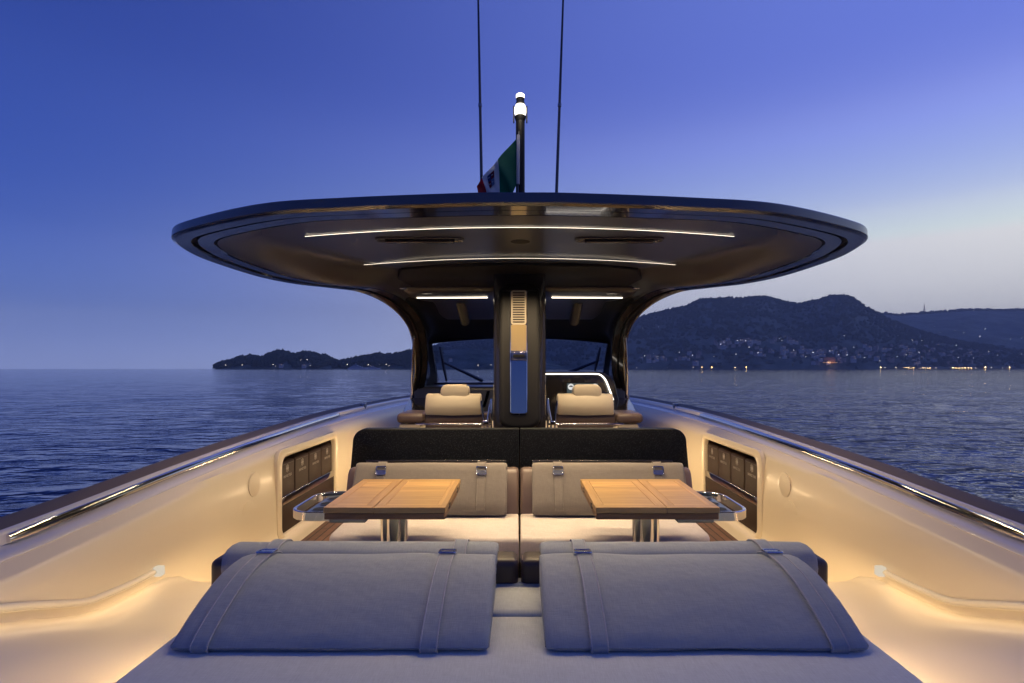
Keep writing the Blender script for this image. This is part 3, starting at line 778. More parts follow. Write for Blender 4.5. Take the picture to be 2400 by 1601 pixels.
def cushion(name, label, group, prof, x0, x1, mtl, straps, strap_span, buckle_k, root, sag=.007, seed=0, buckles=True, xshift=None, edge=.015, pip='piping'):
    """prof: closed (d, z) loop, x0..x1: extent across the boat; straps: list of x; strap_span: indices of the loop the strap follows"""
    t = thing(name, root, label, 'cushion', group)
    P = prof; N = profile_norm(P); mb = MB(); rows = []
    L = x1 - x0
    xs = [(0, edge), (.003, edge * .55), (.009, edge * .25), (.02, edge * .06), (.05, 0)]
    st_ = [(x0 + a, b) for a, b in xs] + [(x0 + .022 + (L - .044) * k / 30, 0) for k in range(1, 30)] + [(x1 - a, b) for a, b in reversed(xs)]
    for x, ins_ in st_:
        row = []
        for (d, z), (nx, nz) in zip(P, N):
            w = sag * mnoise.noise(Vector((x * 4 + seed, d * 5, z * 5))) if ins_ == 0 else 0
            sh = xshift(d) if xshift else 0
            row.append((x + sh, d + nx * (w - ins_), z + nz * (w - ins_)))
        rows.append(row)
    mb.loft(rows); body = obj('cushion_body', mb, mtl, t, ang=60)
    pth = catmull([(*P[k], *N[k]) for k in strap_span], 4)
    for si, xc in enumerate(straps):
        mb = MB(); w = .0255; rings = []
        def xo(p): return xshift(p[0]) if xshift else 0
        for p in pth:
            d, z, nx, nz = p; 
            rings.append([(xc + xo(p) + a, d + nx * h, z + nz * h) for a, h in ((-w, -.004), (w, -.004), (w, sag + .002), (-w, sag + .002))])
        mb.loft(rings, 0)
        for a in (-w, w):
            mb.tube([(xc + xo(p) + a, p[0] + p[2] * (sag + .001), p[1] + p[3] * (sag + .001)) for p in pth], .0032, 6, 1)
        so = obj('strap', mb, [mtl, pip], t, ang=50)
        if buckles:
            k = buckle_k; p = pth[k]; q = pth[k + 1]; c = np.array([xc + xo(p), p[0], p[1]]); nv = np.array([0, p[2], p[3]]); tv = np.array([0, q[0] - p[0], q[1] - p[1]]); tv /= np.linalg.norm(tv)
            mb = MB(); loop = rrect(-.031, .031, -.027, .027, .009, 3)
            W = lambda a, b, h: tuple(c + np.array([1, 0, 0]) * a + tv * b + nv * (sag + h))
            mb.tube([W(a, b, .008) for a, b in loop], .0045, 6, closed=True)
            plate = rrect(-.029, .029, -.003, .026, .005, 2)
            if tv[2] > 0: plate = [(a, -b) for a, b in plate]
            mb.loft([[W(a, b, .003) for a, b in plate], [W(a, b, .010) for a, b in plate]])
            obj('buckle', mb, 'buckle', so)
    return t

# sun pad and bolsters
SP = -.89
pad = thing('sun_pad', (0, .9, SP - .12), 'wide cream sun pad across the stern under the big grey headrests', 'sun pad')
mb = MB()
mb.rbox(-1.16, 1.16, -.3, 2.055, SP - .13, SP, .022, 4)
obj('pad_cushion', mb, 'fab_pad', pad, ang=60)
mb = MB(); mb.rbox(-1.16, 1.16, 2.058, 2.42, SP - .13, SP + .008, .03, 4); obj('pad_back_roll', mb, 'fab_pad', pad, ang=60)
mb = MB(); mb.rbox(-1.12, 1.12, -.3, 2.44, -1.135, SP - .131, .01); obj('pad_base', mb, 'cream', pad)
lounge_base = MB(); 
for sx, side in ((-1, 'left'), (1, 'right')):
    bo = thing('bolster', (sx * .6, 2.42, SP - .12), 'long dark leather bolster under the grey cushions, %s of the centre gap' % side, 'bolster', 'dark bolsters of the stern lounge')
    mb = MB(); xs = sorted((sx * .006, sx * 1.275))
    mb.rbox(xs[0], xs[1], 2.33, 2.47, SP - .13, -.786, .03, 5)
    obj('bolster_body', mb, 'leather', bo, ang=60)
    for xx in (.0115, 1.262):
        mb = MB(); mb.tube([(sx * xx, 2.345, SP), (sx * xx, 2.345, -.815), (sx * xx, 2.36, -.797), (sx * xx, 2.44, -.797)], .003, 6)
        obj('piping', mb, 'leather_taupe', bo)

front = [(2.325, -.758), (2.29, -.746), (2.235, -.737), (2.17, -.737), (2.10, -.744), (2.02, -.761), (1.94, -.788), (1.87, -.817), (1.82, -.842), (1.79, -.860), (1.777, -.873), (1.782, -.884), (1.81, -.889),
         (2.0, -.889), (2.2, -.887), (2.29, -.88), (2.315, -.82)]
# forward-side cushions, draped over the bolster
rear = [(2.335, -.90), (2.328, -.82), (2.345, -.768), (2.385, -.751), (2.43, -.747), (2.475, -.752), (2.52, -.772), (2.56, -.82), (2.59, -.92), (2.60, -1.0), (2.58, -1.02), (2.50, -1.02), (2.49, -.84), (2.46, -.786), (2.35, -.788)]
rear = [(2.331, -.885), (2.322, -.82), (2.335, -.772), (2.375, -.752), (2.42, -.746), (2.465, -.750), (2.51, -.768), (2.55, -.815), (2.575, -.9), (2.58, -.98), (2.56, -1.0), (2.50, -1.0), (2.482, -.93), (2.478, -.83), (2.46, -.782), (2.36, -.783), (2.345, -.80), (2.345, -.885)]
for sx, side in ((-1, 'left'), (1, 'right')):
    x0, x1 = sorted((sx * .095, sx * 1.098))
    if sx > 0: x0, x1 = .080, 1.098
    cushion('headrest_cushion', 'large grey strapped headrest lying on the cream sun pad, %s of the centre gap' % side, 'grey strapped cushions of the stern lounge', front, x0, x1, 'fab_grey',
            (sx * 1.0, sx * .285 if sx < 0 else .25), list(range(0, 12)), 7 if sx < 0 else 7, (sx * .6, 2.05, -.888), seed=3 + sx)
    x0, x1 = sorted((sx * .092, sx * 1.225))
    if sx > 0: x0, x1 = .088, 1.225
    cushion('backrest_cushion', 'grey cushion draped behind the front grey headrest, over the dark bolster, %s of centre' % side, 'grey strapped cushions of the stern lounge', rear, x0, x1, 'fab_grey',
            (sx * 1.03, sx * .25), list(range(2, 9)), 6, (sx * .65, 2.45, -.9), seed=9 + sx, buckles=False, edge=.010)
# base of the forward-facing lounge seat below the rear cushions
lb = thing('lounge_seat', (0, 2.7, FLOOR), 'cream lounge seat hidden behind the grey cushions, below the two teak tables', 'seat')
mb = MB(); mb.rbox(-1.15, 1.15, 2.45, 2.74, -1.3, -1.02, .03); obj('seat_cushion', mb, 'fab_cream', lb)
mb = MB(); mb.rbox(-1.12, 1.12, 2.46, 2.70, FLOOR + .012, -1.301, .01); obj('seat_box', mb, 'cream', lb)

# ------------------------------------------------------------------ dinette sofas
for sx, side in ((-1, 'left'), (1, 'right')):
    so = thing('dinette_sofa', (sx * .55, 3.5, FLOOR), 'cream dinette sofa with tall black headboard behind the %s teak table' % side, 'sofa', 'dinette sofas facing the stern')
    mb = MB(); xs = sorted((sx * .005, sx * 1.09))
    # rounded outboard corner
    poly = [(.005, 3.16)] + [(1.09 - .12 + .12 * math.sin(t), 3.16 + .12 - .12 * math.cos(t)) for t in [math.pi / 2 * k / 8 for k in range(9)]] + [(1.09, 3.72), (.005, 3.72)]
    mb.prism(poly, lambda a, b, t: (sx * a, b, t), -1.10, -.945, r=.025); obj('seat_cushion', mb, 'fab_cream', so, ang=60)
    mb = MB(); poly2 = inset(poly, .02); mb.prism([(max(.008, a), b) for a, b in poly2], lambda a, b, t: (sx * a, b, t), FLOOR + .01, -1.102); obj('sofa_base', mb, 'cream', so)
    mb = MB()
    bprof = [(3.70, -.96), (3.72, -.90), (3.80, -.70), (3.825, -.676), (3.86, -.668), (3.90, -.676), (3.93, -.72), (3.93, -.96)]
    rows = []
    for x, i_ in ((.005, .02), (.01, .008), (.03, 0), (.6, 0), (1.125, 0), (1.145, .008), (1.15, .02)): rows.append([(sx * x, a, b) for a, b in inset(bprof, i_)])
    mb.loft(rows); obj('backrest', mb, 'leather_taupe', so, ang=50)
    mb = MB()
    hbp = [(.005, -1.3), (.005, -.420)] + [(1.16 - .09 + .09 * math.sin(t), -.51 + .09 * math.cos(t)) for t in [math.pi / 2 * k / 8 for k in range(9)]] + [(1.18, -.75), (1.19, -1.3)]
    mb.prism(hbp, lambda a, b, t: (sx * a, t, b), 3.95, 4.05, r=.008); obj('headboard', mb, 'speckle', so, ang=50)
    mb = MB(); mb.rbox(*sorted((sx * .09, sx * 1.06)), 3.925, 3.949, -.668, -.632, .004); obj('headboard_rail', mb, 'black_gloss', so)
    # loose cushion leaning on it
    bp2 = [(3.60, -.93), (3.595, -.90), (3.61, -.85), (3.66, -.76), (3.715, -.67), (3.735, -.638), (3.76, -.622), (3.785, -.628), (3.80, -.65), (3.79, -.69), (3.73, -.83), (3.68, -.935), (3.65, -.942)]
    x0, x1 = sorted((sx * .082, sx * 1.08))
    cushion('sofa_cushion', 'taupe strapped back cushion leaning on the sofa behind the %s teak table' % side, 'taupe sofa cushions', bp2, x0, x1, 'fab_taupe',
            (sx * .905, sx * .25), list(range(1, 8)), 12, (sx * .58, 3.7, -.94), sag=.003, seed=20 + sx, pip='fab_taupe')

# ------------------------------------------------------------------ folding teak tables
for sx, side in ((-1, 'left'), (1, 'right')):
    tb = thing('dinette_table', (sx * .64, 3.0, FLOOR), 'folding teak table on a polished steel column, %s of the centreline' % side, 'table', 'folding teak dinette tables')
    T0, T1 = 2.66, 3.34; z1 = -.65; z0 = -.707; zm = (z0 + z1) / 2
    xi, xj, xo = (.347, .684, .918) if sx < 0 else (.356, .690, .936)
    def leaf(a, b, nm):
        mb = MB(); x0, x1 = sorted((sx * a, sx * b)); bw = .045
        # framed leaf: four border staves round the long slats
        mb.rbox(x0 + bw, x1 - bw, T0 + bw, T1 - bw, zm + .0015, z1 - .0004, .0012, 1, 0)
        mb.rbox(x0, x1, T0, T0 + bw - .0008, zm + .001, z1, .0015, 1, 0); mb.rbox(x0, x1, T1 - bw + .0008, T1, zm + .001, z1, .0015, 1, 0)
        mb.rbox(x0, x0 + bw - .0008, T0 + bw, T1 - bw, zm + .001, z1, .0015, 1, 1); mb.rbox(x1 - bw + .0008, x1, T0 + bw, T1 - bw, zm + .001, z1, .0015, 1, 1)
        return obj(nm, mb, ['teak', 'teak_y'], tb, ang=30)
    leaf(xi, xj - .0015, 'table_leaf'); leaf(xj + .0015, xo, 'table_leaf')
    mb = MB(); mb.rbox(*sorted((sx * (xi + .003), sx * (xo - .003))), T0 + .003, T1 - .003, z0, zm - .001, .002, 1); obj('under_leaf', mb, 'teak_edge', tb)
    for dd in (T0 + .16, T1 - .16):
        mb = MB(); mb.rbox(*sorted((sx * (xi - .002), sx * (xi + .02))), dd - .02, dd + .02, zm - .014, zm + .012, .002, 1)
        obj('hinge', mb, 'darkmetal', tb)
    mb = MB()
    for dx, r_ in ((-.042, .026), (.003, .044), (.046, .025)):
        mb.tube([(sx * .645 + dx, 2.92, FLOOR + .015), (sx * .645 + dx, 2.92, z0 - .006)], r_, 24)
    mb.tube([(sx * .645, 2.92, FLOOR + .01), (sx * .645, 2.92, FLOOR + .022)], .16, 32)
    obj('column', mb, 'chrome', tb)
    mb = MB(); mb.rbox(sx * .645 - .13, sx * .645 + .13, 2.80, 3.10, z0 - .012, z0 - .001, .003); obj('top_plate', mb, 'darkmetal', tb)
    # cup holder rail
    mb = MB(); base = xo - .06
    cl = [(base, 2.70), (1.0, 2.70)] + [(1.09 - .10 + .10 * math.sin(t), 2.80 - .10 * math.cos(t)) for t in [math.pi / 2 * k / 8 for k in range(1, 9)]] + \
         [(1.09 - .0, 2.90)] + [(1.09 - .10 + .10 * math.cos(t), 3.03 + .10 * math.sin(t)) for t in [math.pi / 2 * k / 8 for k in range(0, 9)]] + [(base, 3.13)]
    n = len(cl); rings = []
    N2 = []
    for i in range(n):
        a = cl[max(0, i - 1)]; b = cl[min(n - 1, i + 1)]; tx, ty = b[0] - a[0], b[1] - a[1]; L = math.hypot(tx, ty) or 1; N2.append((ty / L, -tx / L))
    zr0, zr1 = -.722, -.678
    for (x, y), (nx, ny) in zip(cl, N2):
        rings.append([(sx * (x + nx * o), y + ny * o, z) for o, z in ((.0, zr1 - .003), (.004, zr1), (.012, zr1), (.016, zr1 - .003), (.016, zr0 + .003), (.012, zr0), (.004, zr0), (0, zr0 + .003))])
    mb.loft(rings); cr = obj('cup_holder_rail', mb, 'chrome', tb, ang=50)
    mb = MB(); x0, x1 = sorted((sx * (xo - .10), sx * 1.035))
    tray = rrect(x0, x1, 2.745, 3.09, .03)
    bm = bmesh.new()
    # tray with three round wells: plate ring plus cups
    mb.loft([[(a, b, -.706) for a, b in tray], [(a, b, -.694) for a, b in tray]], 0)
    for k in range(3):
        cy = 2.80 + .115 * k; cx_ = sx * (1.0 - .02)
        ring = lambda r, z: [(cx_ + r * math.cos(t), cy + r * math.sin(t), z) for t in [2 * math.pi * q / 24 for q in range(24)]]
        mb.loft([ring(.043, -.694), ring(.043, -.691), ring(.039, -.690), ring(.037, -.6925)], 0, cap=False)
        mb.add(ring(.037, -.6925), [list(range(24))], 1)
    bm.free()
    obj('cup_tray', mb, ['cup', 'black_matte'], tb, ang=50)
    mb = MB(); mb.rbox(*sorted((sx * (xo - .19), sx * (xo - .02))), 2.68, 3.1, -.728, -.708, .003); obj('rail_bracket', mb, 'darkmetal', tb)

# ------------------------------------------------------------------ on the hardtop: mast, antennas, flag
def lathe(mb, c, prof, n=20, mi=0):
    mb.loft([[(c[0] + r * math.cos(t), c[1] + r * math.sin(t), z) for t in [2 * math.pi * k / n for k in range(n)]] for r, z in prof], mi)
MD = 3.5
def mz(v): return (CY - v) / F * MD
ml = thing('mast_light', (0, MD, .80), 'slim black mast with bright white navigation light standing on the hardtop', 'light mast')
mb = MB(); cx0 = (1194.5 - CX) / F * MD
lathe(mb, (cx0, MD), [(.06, .78), (.06, .80), (.028, .83), (.0275, mz(283)), (.027, mz(279))]); obj('mast', mb, 'headliner', ml)
mb = MB(); lathe(mb, (cx0, MD), [(.027, mz(279)), (.034, mz(272)), (.036, mz(268)), (.030, mz(266))])
lathe(mb, (cx0, MD), [(.024, mz(241)), (.028, mz(238)), (.024, mz(232)), (.026, mz(228)), (.026, mz(226))])
for s in (-1, 1):
    mb.loft([[(cx0 + s * (.040 + o), MD + w, z) for o, w in ((-.004, -.012), (.004, -.012), (.004, .012), (-.004, .012))] for o2, z in ((0, mz(281)), (0, mz(265)), (0, mz(250)), (0, mz(245)))])
obj('lamp_cage', mb, 'headliner', ml)
mb = MB(); lathe(mb, (cx0, MD), [(.030, mz(266)), (.037, mz(258)), (.036, mz(248)), (.028, mz(241))]); obj('lamp_lens', mb, 'lamp', ml); mb = MB(); lathe(mb, (cx0, MD), [(.026, mz(226)), (.026, mz(218)), (.02, mz(216))])
obj('lamp_lens', mb, 'lamp', ml)
pl = bpy.data.lights.new('mast_lamp_light', 'POINT'); pl.energy = 1.5; pl.color = (1, .85, .62); pl.shadow_soft_size = .05
po = bpy.data.objects.new('mast_lamp_light', pl); po.location = (cx0, MD - .12, mz(252) + ZC); COL.objects.link(po)
for (u0, v0, u1, v1), side in (((1106, 437, 1098, 0), 'left'), ((1278, 437, 1293, 0), 'right')):
    a0 = np.array(px(u0, v0, MD)); a1 = np.array(px(u1, v1, MD)); dv = a1 - a0; base = a0 - dv * .16; tip = a0 + dv * 1.5
    an = thing('whip_antenna', (base[0], MD, .80), 'thin dark whip antenna rising from the hardtop %s of the mast light' % side, 'antenna', 'whip antennas on the hardtop')
    mb = MB(); mb.tube([tuple(base), tuple(a0 + dv * .5), tuple(tip)], [.0105, .0085, .004], 8); obj('whip', mb, 'black_gloss', an)
    mb = MB(); f1 = base + dv * .1; mb.tube([tuple(base - dv * .03), tuple(f1)], .018, 10)
    f2 = a0 + dv * .44; f3 = a0 + dv * .455; mb.tube([tuple(f2), tuple(f3)], .012, 10)
    obj('ferrule', mb, 'darkmetal', an)

def flag_mat():
    m = bpy.data.materials.new('ensign_cloth'); m.use_nodes = True
    n, l = nt(m); b = n['Principled BSDF']; b.inputs['Roughness'].default_value = .8
    uv = n.new('ShaderNodeUVMap'); sp = n.new('ShaderNodeSeparateXYZ'); l.new(uv.outputs[0], sp.inputs[0])
    rp = n.new('ShaderNodeValToRGB'); rp.color_ramp.interpolation = 'CONSTANT'
    e = rp.color_ramp.elements; e[0].position = 0; e[0].color = (.012, .14, .075, 1); e[1].position = .47; e[1].color = (.62, .62, .66, 1)
    x = e.new(.83); x.color = (.36, .012, .022, 1)
    l.new(sp.outputs['X'], rp.inputs['Fac']); l.new(rp.outputs['Color'], b.inputs['Base Color'])
    tl = n.new('ShaderNodeBsdfTranslucent'); l.new(rp.outputs['Color'], tl.inputs['Color']); ms = n.new('ShaderNodeMixShader'); ms.inputs[0].default_value = .55
    l.new(b.outputs[0], ms.inputs[1]); l.new(tl.outputs[0], ms.inputs[2]); l.new(ms.outputs[0], n['Material Output'].inputs[0])
    return m
M['flag'] = flag_mat()
fl = thing('ensign', px(1189, 420, 3.46), 'green white and red ensign with quartered emblem drooping from the mast', 'flag')
mb = MB(); nu, nv_ = 30, 14; rows = []; uvs = []
def fpt(s, t):   # s along the fly, t from top of hoist to its bottom
    top = np.array([1188, 316]) * (1 - s) + np.array([1092, 428]) * s
    bot = np.array([1187, 421]) * (1 - s) + np.array([1112, 500]) * s
    bot = bot + np.array([0, 24 * math.sin(math.pi * min(1, s * 1.2))])
    top = top + np.array([0, -3 * math.sin(math.pi * s)])
    p = top * (1 - t) + bot * t
    dd = 3.46 + .045 * math.sin(s * 9 + t * 4.0) * min(1, s * 4) + .02 * math.sin(s * 21 + t * 9) * min(1, s * 3) - .08 * s
    return px(p[0] + 2.5 * math.sin(s * 14 + t * 6) * s, p[1], dd)
for i in range(nu + 1): rows.append([fpt(i / nu, j / nv_) for j in range(nv_ + 1)])
mb.grid(rows)
fo = obj('flag_cloth', mb, 'flag', fl, ang=180)
me = fo.data; uvl = me.uv_layers.new(name='UVMap')
vi = np.zeros(len(me.loops), int); me.loops.foreach_get('vertex_index', vi)
# recover (s, t) for each vertex from nearest grid point
gpts = np.array([(p[0] - ROOT[fl.name][0], p[1] - ROOT[fl.name][1], p[2] + ZC - ROOT[fl.name][2]) for r_ in rows for p in r_])
vc = np.array([tuple(v.co) for v in me.vertices]); st_uv = []
for c in vc:
    k = int(np.argmin(((gpts - c) ** 2).sum(1))); st_uv.append((k // (nv_ + 1) / nu, 1 - (k % (nv_ + 1)) / nv_))
for li, v in enumerate(vi): uvl.data[li].uv = st_uv[v]
# quartered emblem: patches lying on the cloth
mb = MB()
cells = [(.58, .12, 0), (.65, .12, 1), (.58, .27, 2), (.65, .27, 0)]
for s0, t0, mi in cells:
    for off in (-.006, .006):
        mb.grid([[tuple(np.array(fpt(s0 + .07 * a, t0 + .15 * b)) + np.array([0, off, 0])) for b in (0, .33, .66, 1)] for a in (0, .5, 1)], mi)
for s0, t0 in ((.605, .18), (.675, .18), (.605, .33), (.675, .33)):
    for off in (-.009, .009):
        mb.grid([[tuple(np.array(fpt(s0 + .03 * a, t0 + .02 * b)) + np.array([0, off, 0])) for b in (0, 1)] for a in (0, 1)], 3)
obj('emblem', mb, [mat('emblem_red', (.22, .015, .02), .8), mat('emblem_blue', (.03, .05, .16), .8), mat('emblem_blue_white', (.16, .2, .32), .8), mat('emblem_white', (.6, .6, .6), .8)], fo)
mb = MB(); p0 = px(1190.5, 300, 3.455); p1 = px(1189, 440, 3.455); p2 = px(1189, 470, 3.455)
mb.tube([px(1190, 310, 3.455), px(1189.2, 423, 3.455)], .0105, 8); obj('hoist_sleeve', mb, mat('hoist_webbing', (.5, .5, .53), .8), fl)
mb = MB(); mb.tube([px(1191.5, 302, 3.455), px(1190.5, 330, 3.452), px(1189.5, 440, 3.455), px(1190, 548, 3.455)], .002, 5); obj('halyard', mb, mat('halyard_rope', (.4, .4, .4), .8), fl)

# ------------------------------------------------------------------ sea
def sea_mat():
    m = bpy.data.materials.new('sea_water'); m.use_nodes = True
    n, l = nt(m); b = n['Principled BSDF']
    b.inputs['Base Color'].default_value = (.005, .018, .062, 1); b.inputs['Roughness'].default_value = .07; b.inputs['IOR'].default_value = 2.0
    tc = n.new('ShaderNodeTexCoord'); prev = None
    ln = n.new('ShaderNodeVectorMath'); ln.operation = 'LENGTH'; l.new(tc.outputs['Object'], ln.inputs[0])
    f1 = n.new('ShaderNodeMath'); f1.operation = 'MULTIPLY_ADD'; f1.inputs[1].default_value = 1 / 28; f1.inputs[2].default_value = 1; l.new(ln.outputs['Value'], f1.inputs[0])
    f2 = n.new('ShaderNodeMath'); f2.operation = 'DIVIDE'; f2.inputs[0].default_value = 1.1; l.new(f1.outputs[0], f2.inputs[1])
    fd = n.new('ShaderNodeMath'); fd.operation = 'ADD'; fd.inputs[1].default_value = .13; fd.use_clamp = True; l.new(f2.outputs[0], fd.inputs[0])
    for sc, dist, stx in ((.26, .62, (1, 2.2, 1)), (.80, .44, (1, 1.9, 1)), (2.1, .15, (1, 1.6, 1)), (6.5, .018, (1, 1.2, 1))):
        mp = n.new('ShaderNodeMapping'); mp.inputs['Scale'].default_value = stx; mp.inputs['Rotation'].default_value = (0, 0, R(-14 + 9 * sc % 31))
        l.new(tc.outputs['Object'], mp.inputs['Vector'])
        nz = n.new('ShaderNodeTexNoise'); nz.inputs['Scale'].default_value = sc; nz.inputs['Detail'].default_value = 2; nz.inputs['Distortion'].default_value = .5
        l.new(mp.outputs['Vector'], nz.inputs['Vector'])
        bp = n.new('ShaderNodeBump'); bp.inputs['Distance'].default_value = dist; l.new(fd.outputs[0], bp.inputs['Strength'])
        l.new(nz.outputs['Fac'], bp.inputs['Height'])
        if prev: l.new(prev, bp.inputs['Normal'])
        prev = bp.outputs['Normal']
    l.new(prev, b.inputs['Normal'])
    return m
M['sea'] = sea_mat()
def wave_h(x, y):
    r = np.hypot(x, y); h = np.zeros_like(x); rng = np.random.RandomState(4)
    for k in range(26):
        lam = 2.2 * (1.16 ** k) if k < 14 else 2.0 + 7 * rng.rand(); th = R(80) + rng.randn() * .55; a = .006 * lam * (.6 + .8 * rng.rand()); a = min(a, .05)
        kk = 2 * math.pi / lam; fade = np.clip(1.4 - r * .022 / lam * 2.2, 0, 1)
        ph = rng.rand() * 6.28
        s = np.sin(kk * (x * math.cos(th) + y * math.sin(th)) + ph + .6 * np.sin(x * .13 + k) + .5 * np.sin(y * .17 - k))
        h += a * (1 - np.abs(s)) ** 1.3 * fade * 1.2 if k % 2 == 0 else a * s * fade
    return h * .2
mb = MB(); rings = 430; na = 360
rr = 1.0 * np.exp(np.linspace(0, math.log(5350), rings)); 
front_a = np.linspace(-R(62), R(62), na); back_a = np.linspace(R(62), 2 * math.pi - R(62), 40)[1:-1]; ang_ = np.concatenate([front_a, back_a])
RR, AA = np.meshgrid(rr, ang_, indexing='ij'); XX = RR * np.sin(AA); YY = RR * np.cos(AA); ZZ = wave_h(XX, YY) - 2.15 - .05
n_ = len(ang_)
verts = np.stack([XX.ravel(), YY.ravel(), ZZ.ravel() + ZC], 1)
idx = np.arange(rings * n_).reshape(rings, n_)
fa = np.stack([idx[:-1], np.roll(idx, -1, 1)[:-1], np.roll(idx, -1, 1)[1:], idx[1:]], -1).reshape(-1, 4)
me = bpy.data.meshes.new('sea'); me.vertices.add(len(verts)); me.vertices.foreach_set('co', verts.ravel())
me.loops.add(fa.size); me.loops.foreach_set('vertex_index', fa[:, ::-1].ravel().astype(np.int32)); me.polygons.add(len(fa))
me.polygons.foreach_set('loop_start', np.arange(0, fa.size, 4, dtype=np.int32)); me.update(calc_edges=True); me.validate()
me.polygons.foreach_set('use_smooth', [True] * len(me.polygons))
me.materials.append(M['sea']); so_ = bpy.data.objects.new('sea', me); COL.objects.link(so_); tag(so_, kind='structure')
SEA = -2.15

# ------------------------------------------------------------------ coast
def hill_mat(name, c1, c2, sc):
    m = bpy.data.materials.new(name); m.use_nodes = True
    n, l = nt(m); b = n['Principled BSDF']; b.inputs['Roughness'].default_value = .95; b.inputs['Specular IOR Level'].default_value = .1
    tc = n.new('ShaderNodeTexCoord')
    nz = n.new('ShaderNodeTexNoise'); nz.inputs['Scale'].default_value = sc; nz.inputs['Detail'].default_value = 8; nz.inputs['Roughness'].default_value = .7
    l.new(tc.outputs['Object'], nz.inputs['Vector'])
    rp = n.new('ShaderNodeValToRGB'); rp.color_ramp.elements[0].position = .35; rp.color_ramp.elements[1].position = .68
    rp.color_ramp.elements[0].color = (*c1, 1); rp.color_ramp.elements[1].color = (*c2, 1)
    l.new(nz.outputs['Fac'], rp.inputs['Fac']); l.new(rp.outputs['Color'], b.inputs['Base Color'])
    bp = n.new('ShaderNodeBump'); bp.inputs['Strength'].default_value = 1; bp.inputs['Distance'].default_value = 12
    l.new(nz.outputs['Fac'], bp.inputs['Height']); l.new(bp.outputs['Normal'], b.inputs['Normal'])
    return m
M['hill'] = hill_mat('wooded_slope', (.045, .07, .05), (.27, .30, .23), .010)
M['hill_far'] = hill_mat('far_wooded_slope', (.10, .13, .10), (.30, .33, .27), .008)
M['tree'] = hill_mat('tree_foliage', (.05, .07, .05), (.13, .16, .11), .2)

class Layer:
    def __init__(s, prof, d0, d1, dback, p=.85, nz=.10, seed=0):
        s.u = np.array([a for a, b in prof], float); s.v = np.array([b for a, b in prof], float); s.d0, s.d1, s.db = d0, d1, dback; s.p = p; s.nz = nz; s.seed = seed
    def ridge(s, u): return (CY - np.interp(u, s.u, s.v)) / F * s.d1 + 2.15
    def h(s, u, d):
        H = s.ridge(u); x = (u - CX) / F * d
        if d <= s.d1:
            t = max(0, (d - s.d0) / (s.d1 - s.d0)); z = H * (t ** s.p)
            nn = mnoise.fractal(Vector((x / 260 + s.seed, d / 260, s.seed)), .8, 2.1, 5)
            z += H * s.nz * nn * 4 * t * (1 - t)
        else:
            t = (d - s.d1) / (s.db - s.d1); z = H * max(0, 1 - t) ** 1.2
        return max(z, -3) + SEA
    def pt(s, u, d): return ((u - CX) / F * d, d, s.h(u, d))
    def mesh(s, name, mtl, nu=220, nd=46):
        mb = MB(); us = np.linspace(s.u[0], s.u[-1], nu)
        ds = list(np.linspace(s.d0 - 5, s.d1, nd)) + list(np.linspace(s.d1, s.db, 10))[1:]
        mb.grid([[s.pt(u, d) if d > s.d0 else ((u - CX) / F * d, d, SEA - 4) for u in us] for d in ds])
        o = obj(name, mb, mtl, ang=180); tag(o, kind='structure'); return o
near_prof = [(905, 822), (945, 815), (1000, 799), (1046, 786.5), (1080, 781.5), (1137, 772), (1220, 764), (1320, 757), (1400, 750), (1438, 743.6), (1480, 729), (1530, 716.5), (1571, 708), (1605, 692), (1663, 687), (1705, 689),
             (1746, 683), (1771, 687), (1796, 695.6), (1830, 701), (1871, 693.6), (1909, 683), (1942, 681), (1963, 689.5), (1976, 700), (2005, 716), (2034, 733), (2080, 752), (2140, 772), (2220, 790), (2351, 806), (2600, 812), (2900, 825)]
A = Layer(near_prof, 2450, 3200, 4300, .8, .10, 3.1)
far_prof = [(1780, 770), (1900, 742), (1976, 728), (2034, 722), (2063, 726), (2100, 722), (2142, 719.5), (2226, 713), (2288, 714.5), (2351, 713.6), (2500, 705), (2800, 730), (3100, 770)]
B = Layer(far_prof, 2950, 4400, 5100, .7, .05, 8.2)
head_prof = [(494, 848.2), (513.6, 838), (541.7, 834), (548, 828), (574, 826), (600, 829), (622, 820), (643, 814), (655, 815), (670, 823), (691, 819), (706, 817), (730, 823), (748, 826), (760, 832), (774, 838), (791, 837), (817, 831), (838, 826),
             (873, 821), (893, 824), (914, 819), (945, 815), (1000, 806), (1080, 800), (1200, 815), (1300, 843)]
Hd = Layer(head_prof, 1560, 1760, 2100, .6, .12, 1.7)
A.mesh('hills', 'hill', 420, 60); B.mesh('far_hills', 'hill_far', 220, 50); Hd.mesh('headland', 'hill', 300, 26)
# the shore astern of the yacht
mb = MB(); rows = []
for r_ in np.linspace(1500, 3200, 14):
    row = []
    for q in np.linspace(R(100), R(260), 60):
        t = (r_ - 1500) / 1700; Hh = 420 * (.55 + .45 * math.sin(q * 3 + 1) * .6 + .25 * math.sin(q * 7))
        z = Hh * (math.sin(min(1, t * 1.6) * math.pi / 2)) * (1 if t < .7 else (1 - (t - .7) / .3)) + SEA - 1
        row.append((r_ * math.sin(q), r_ * math.cos(q), z))
    rows.append(row)
mb.grid(rows); o = obj('shore_hills', mb, 'hill', ang=180); tag(o, kind='structure')

